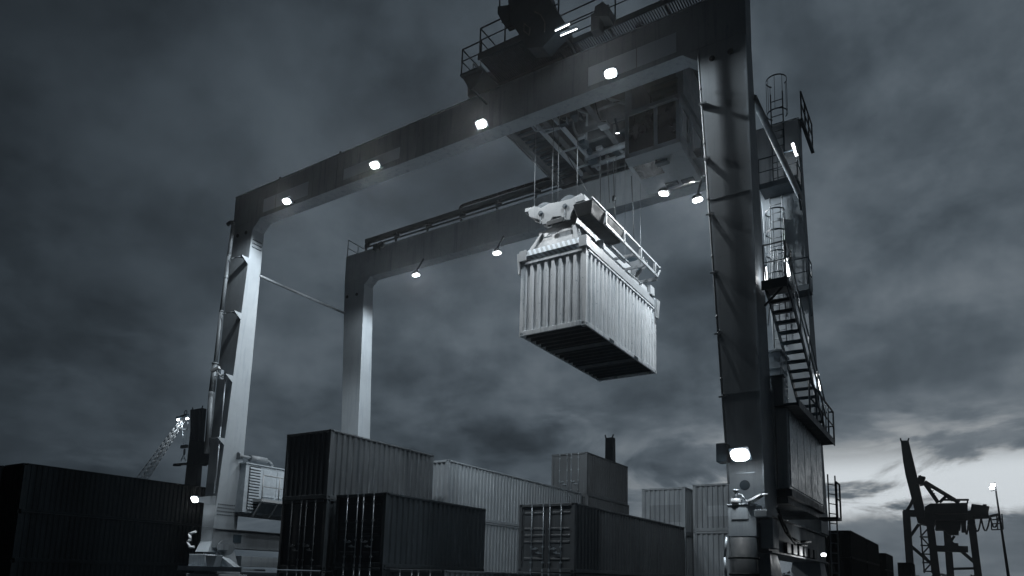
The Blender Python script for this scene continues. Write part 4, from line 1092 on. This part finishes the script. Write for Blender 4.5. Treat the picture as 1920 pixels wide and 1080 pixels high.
def mobile_crane():
    Y = 120.0
    P = lambda u, v, y=Y: at(230 + u / 4.909, 740 + v / 4.909, y=y)
    foot = P(190, 760); foot = Vector((P(120, 900).x, Y, 0))
    root = empty('mobile_crane', foot, 'floodlit lattice boom of a harbour crane reaching up beyond the black containers', 'harbour crane')
    off = -foot

    def add(mb, name, mat, parent=root):
        o = mb.build(name, mat, parent)
        if parent is root: o.location = off
        return o
    tip, base = P(560, 225), P(170, 790); base = base + (base - tip) * 0.35
    d = (tip - base).normalized(); s = d.cross(Vector((0, 1, 0))).normalized()
    lat = MB(); n = 17; pp = []
    for i in range(n + 1):
        t = i / n; c = base.lerp(tip, t); w = lerp(1.3, 0.45, t)
        pp.append([c + s * w + Vector((0, w, 0)), c - s * w + Vector((0, w, 0)), c - s * w - Vector((0, w, 0)), c + s * w - Vector((0, w, 0))])
    for i in range(n):
        for k in range(4):
            lat.tube(pp[i][k], pp[i + 1][k], 0.10, 6); lat.tube(pp[i][k], pp[i + 1][(k + 1) % 4], 0.05, 5); lat.tube(pp[i][k], pp[i][(k + 1) % 4], 0.05, 5)
    add(lat, 'lattice_boom', M_WHITE)
    st = MB()
    for k in (0.9, 1.7, 2.4): st.tube(tip + Vector((0, 0, 0.8)), base - s * 3 * k + Vector((-2 * k, 0, -1)), 0.045, 5)
    add(st, 'stay_rope', M_MID)
    hd = MB(); c = P(580, 165); ring = [c + Vector((0.62 * math.cos(t), 0, 0.62 * math.sin(t))) for t in [2 * PI * k / 20 for k in range(21)]]
    hd.path(ring, 0.13, 6); hd.bar(P(500, 215), P(600, 185), 0.7, 0.6)
    H = add(hd, 'boom_head', M_DARK)
    for q in (P(588, 222, Y - 0.6), P(505, 233, Y - 0.6)):
        o = MB().bar(q, q + Vector((0.0, 0.4, 0.2)), 0.75, 0.4).build('lamp', M_FARLAMP, H)
    spot('boom_lamp', root, Vector(P(575, 235, Y - 0.9)) + off, Vector(P(400, 480)) + off, 5000, 80, 0.5, 0.2)
    ht = MB()
    for u in (548, 598): ht.tube(P(u, 250), P(u, 322), 0.05, 5)
    ht.tube(P(540, 322), P(605, 320), 0.09, 6)
    ht.tube(P(553, 322), P(560, 460), 0.03, 5); ht.tube(P(592, 322), P(578, 460), 0.03, 5)
    add(ht, 'hoist_rope', M_GALV)
    cab = MB().box(foot.x - 3, foot.x + 4, Y - 2, Y + 3, 2.2, 6.5).box(foot.x - 6, foot.x + 6, Y - 3, Y + 4, 0.3, 2.2).bar(Vector((foot.x, Y, 6)), base, 1.6)
    add(cab, 'superstructure', M_DARK)
    # the spreader on its hook
    sroot = empty('hook_spreader', P(560, 640), 'small dark spreader hanging from the floodlit harbour crane', 'spreader')
    so_ = -Vector(sroot.location)
    for mb, nm, mt in ((MB().bar(P(475, 645), P(650, 632), 0.7, 0.6).bar(P(470, 652), P(530, 652), 0.6, 0.4), 'spreader_frame', M_DARK),
                       (MB().bar(P(535, 612), P(557, 560), 0.14).bar(P(580, 610), P(562, 560), 0.14).bar(P(540, 590), P(575, 590), 0.12), 'hanger', M_GALV),
                       (MB().bar(P(566, 555), P(570, 500), 0.4).box(*[q for p in ((P(540, 480).x, P(596, 480).x), (Y - 0.3, Y + 0.3), (P(560, 492).z, P(560, 465).z)) for q in p]), 'hook_block', M_WHITE)):
        o = mb.build(nm, mt, sroot); o.location = so_


mobile_crane()


def light_mast():
    Y = 170.0
    b_, t = at(1890, 1075, y=Y), at(1865, 905, y=Y)
    root = empty('light_mast', (b_.x, Y, 0), 'slim light mast with two lit lamps right of the quay crane', 'light mast')
    off = -Vector((b_.x, Y, 0))
    d = t - b_; foot = b_ - d * (b_.z / d.z)
    o = MB().tube(foot, t, 0.32, 10, 0.14).build('pole', M_FAR, root); o.location = off
    o = MB().bar(at(1858, 921, y=Y), at(1868, 918, y=Y), 0.12).bar(at(1861, 908, y=Y), at(1867, 908, y=Y), 0.1).build('arm', M_FAR, root); o.location = off
    for q in ((1862, 910), (1860, 915)):
        p = at(*q, y=Y); o = MB().bar(p - Vector((0.38, 0, 0.0)), p + Vector((0.38, 0, 0.05)), 0.4, 0.42).build('lamp', M_FARLAMP, root); o.location = off


light_mast()


def far_ground():
    m = paint('far_trees', g(0.03), 0.9, 0.4, 0.2, scale=0.05, bump=0)
    # far wooded ridge beyond the yard
    hl = MB(); n = 90
    rnd = random.Random(3)
    for Y, h0, hv, a, b in ((900, 16, 5, -900, 900),):
        vs = []
        for i in range(n + 1):
            x = lerp(a, b, i / n)
            h = 10 + 4 * math.sin(i * 0.21) + 3 * math.sin(i * 0.53 + 1) + rnd.uniform(0, 1.5)
            vs += [(x, Y, 0), (x, Y + 60, h), (x, Y + 200, 0)]
        hl.add(vs, [(3 * i + k, 3 * i + k + 1, 3 * i + k + 4, 3 * i + k + 3) for i in range(n) for k in (0, 1)])
    o = hl.build('hills', m); o['kind'] = 'structure'; o['label'] = 'low dark rise along the horizon'
    tr = MB()
    for i in range(420):
        x = rnd.uniform(-420, 160); y = rnd.uniform(560, 640); h = rnd.uniform(7, 14); w = rnd.uniform(3, 6)
        for k in range(9):
            c = Vector((x + rnd.uniform(-w, w) * 0.6, y + rnd.uniform(-2, 2), h * rnd.uniform(0.35, 0.95))); s = w * rnd.uniform(0.3, 0.6)
            q = [c + Vector((rnd.uniform(-1, 1), rnd.uniform(-1, 1), rnd.uniform(-1, 1))).normalized() * s for _ in range(4)]
            tr.add(q, [(0, 1, 2), (0, 2, 3), (0, 3, 1), (1, 3, 2)])
    o = tr.build('treeline', m); o['kind'] = 'stuff'; o['label'] = 'low black line of trees along the horizon'
    # bushy tree between the stacks
    p = at(1190, 955, y=95.0)
    root = empty('tree', (p.x, 95, 0), 'dark bushy tree showing in the gap beside the tallest container stack', 'tree')
    MB().tube((0, 0, 0), (0.2, 0, 6), 0.35, 8, 0.2).tube((0.1, 0, 4), (2, 0.4, 8), 0.16, 6, 0.06).tube((0.1, 0, 4), (-1.8, -0.3, 8.2), 0.16, 6, 0.06).build('trunk', m, root)
    cw = MB()
    for i in range(2600):
        t, u, r = rnd.uniform(0, 2 * PI), rnd.uniform(-1, 1), rnd.random() ** 0.4
        lump = 1 + 0.25 * math.sin(3 * t + 2) * math.cos(4 * u)
        c = Vector((math.cos(t) * math.sqrt(1 - u * u) * 3.6 * r * lump, math.sin(t) * math.sqrt(1 - u * u) * 3.2 * r, 8.6 + u * 2.6 * r * lump))
        a = Vector((rnd.uniform(-1, 1), rnd.uniform(-1, 1), rnd.uniform(-1, 1))).normalized(); b = a.orthogonal().normalized() * 0.14; a = a * 0.2
        cw.add([c - a, c + b, c + a, c - b], [(0, 1, 2, 3)])
    cw.build('crown', m, root)


far_ground()


def glare_haze():  # even volume added to imitate lens glare round the lamps
    m = bpy.data.materials.new('glare_haze'); m.use_nodes = True
    nt = m.node_tree; nt.nodes.clear()
    v = nt.nodes.new('ShaderNodeVolumePrincipled'); o = nt.nodes.new('ShaderNodeOutputMaterial')
    v.inputs['Color'].default_value = (0.9, 0.95, 1, 1); v.inputs['Density'].default_value = 0.0002; v.inputs['Anisotropy'].default_value = 0.85
    nt.links.new(v.outputs[0], o.inputs['Volume'])
    b = MB().box(-950, 950, -60, 1150, -1, 90).build('glare_haze', m)
    b['kind'] = 'stuff'; b['label'] = 'thin scattering volume added to stand in for lens glare round the lamps'


glare_haze()
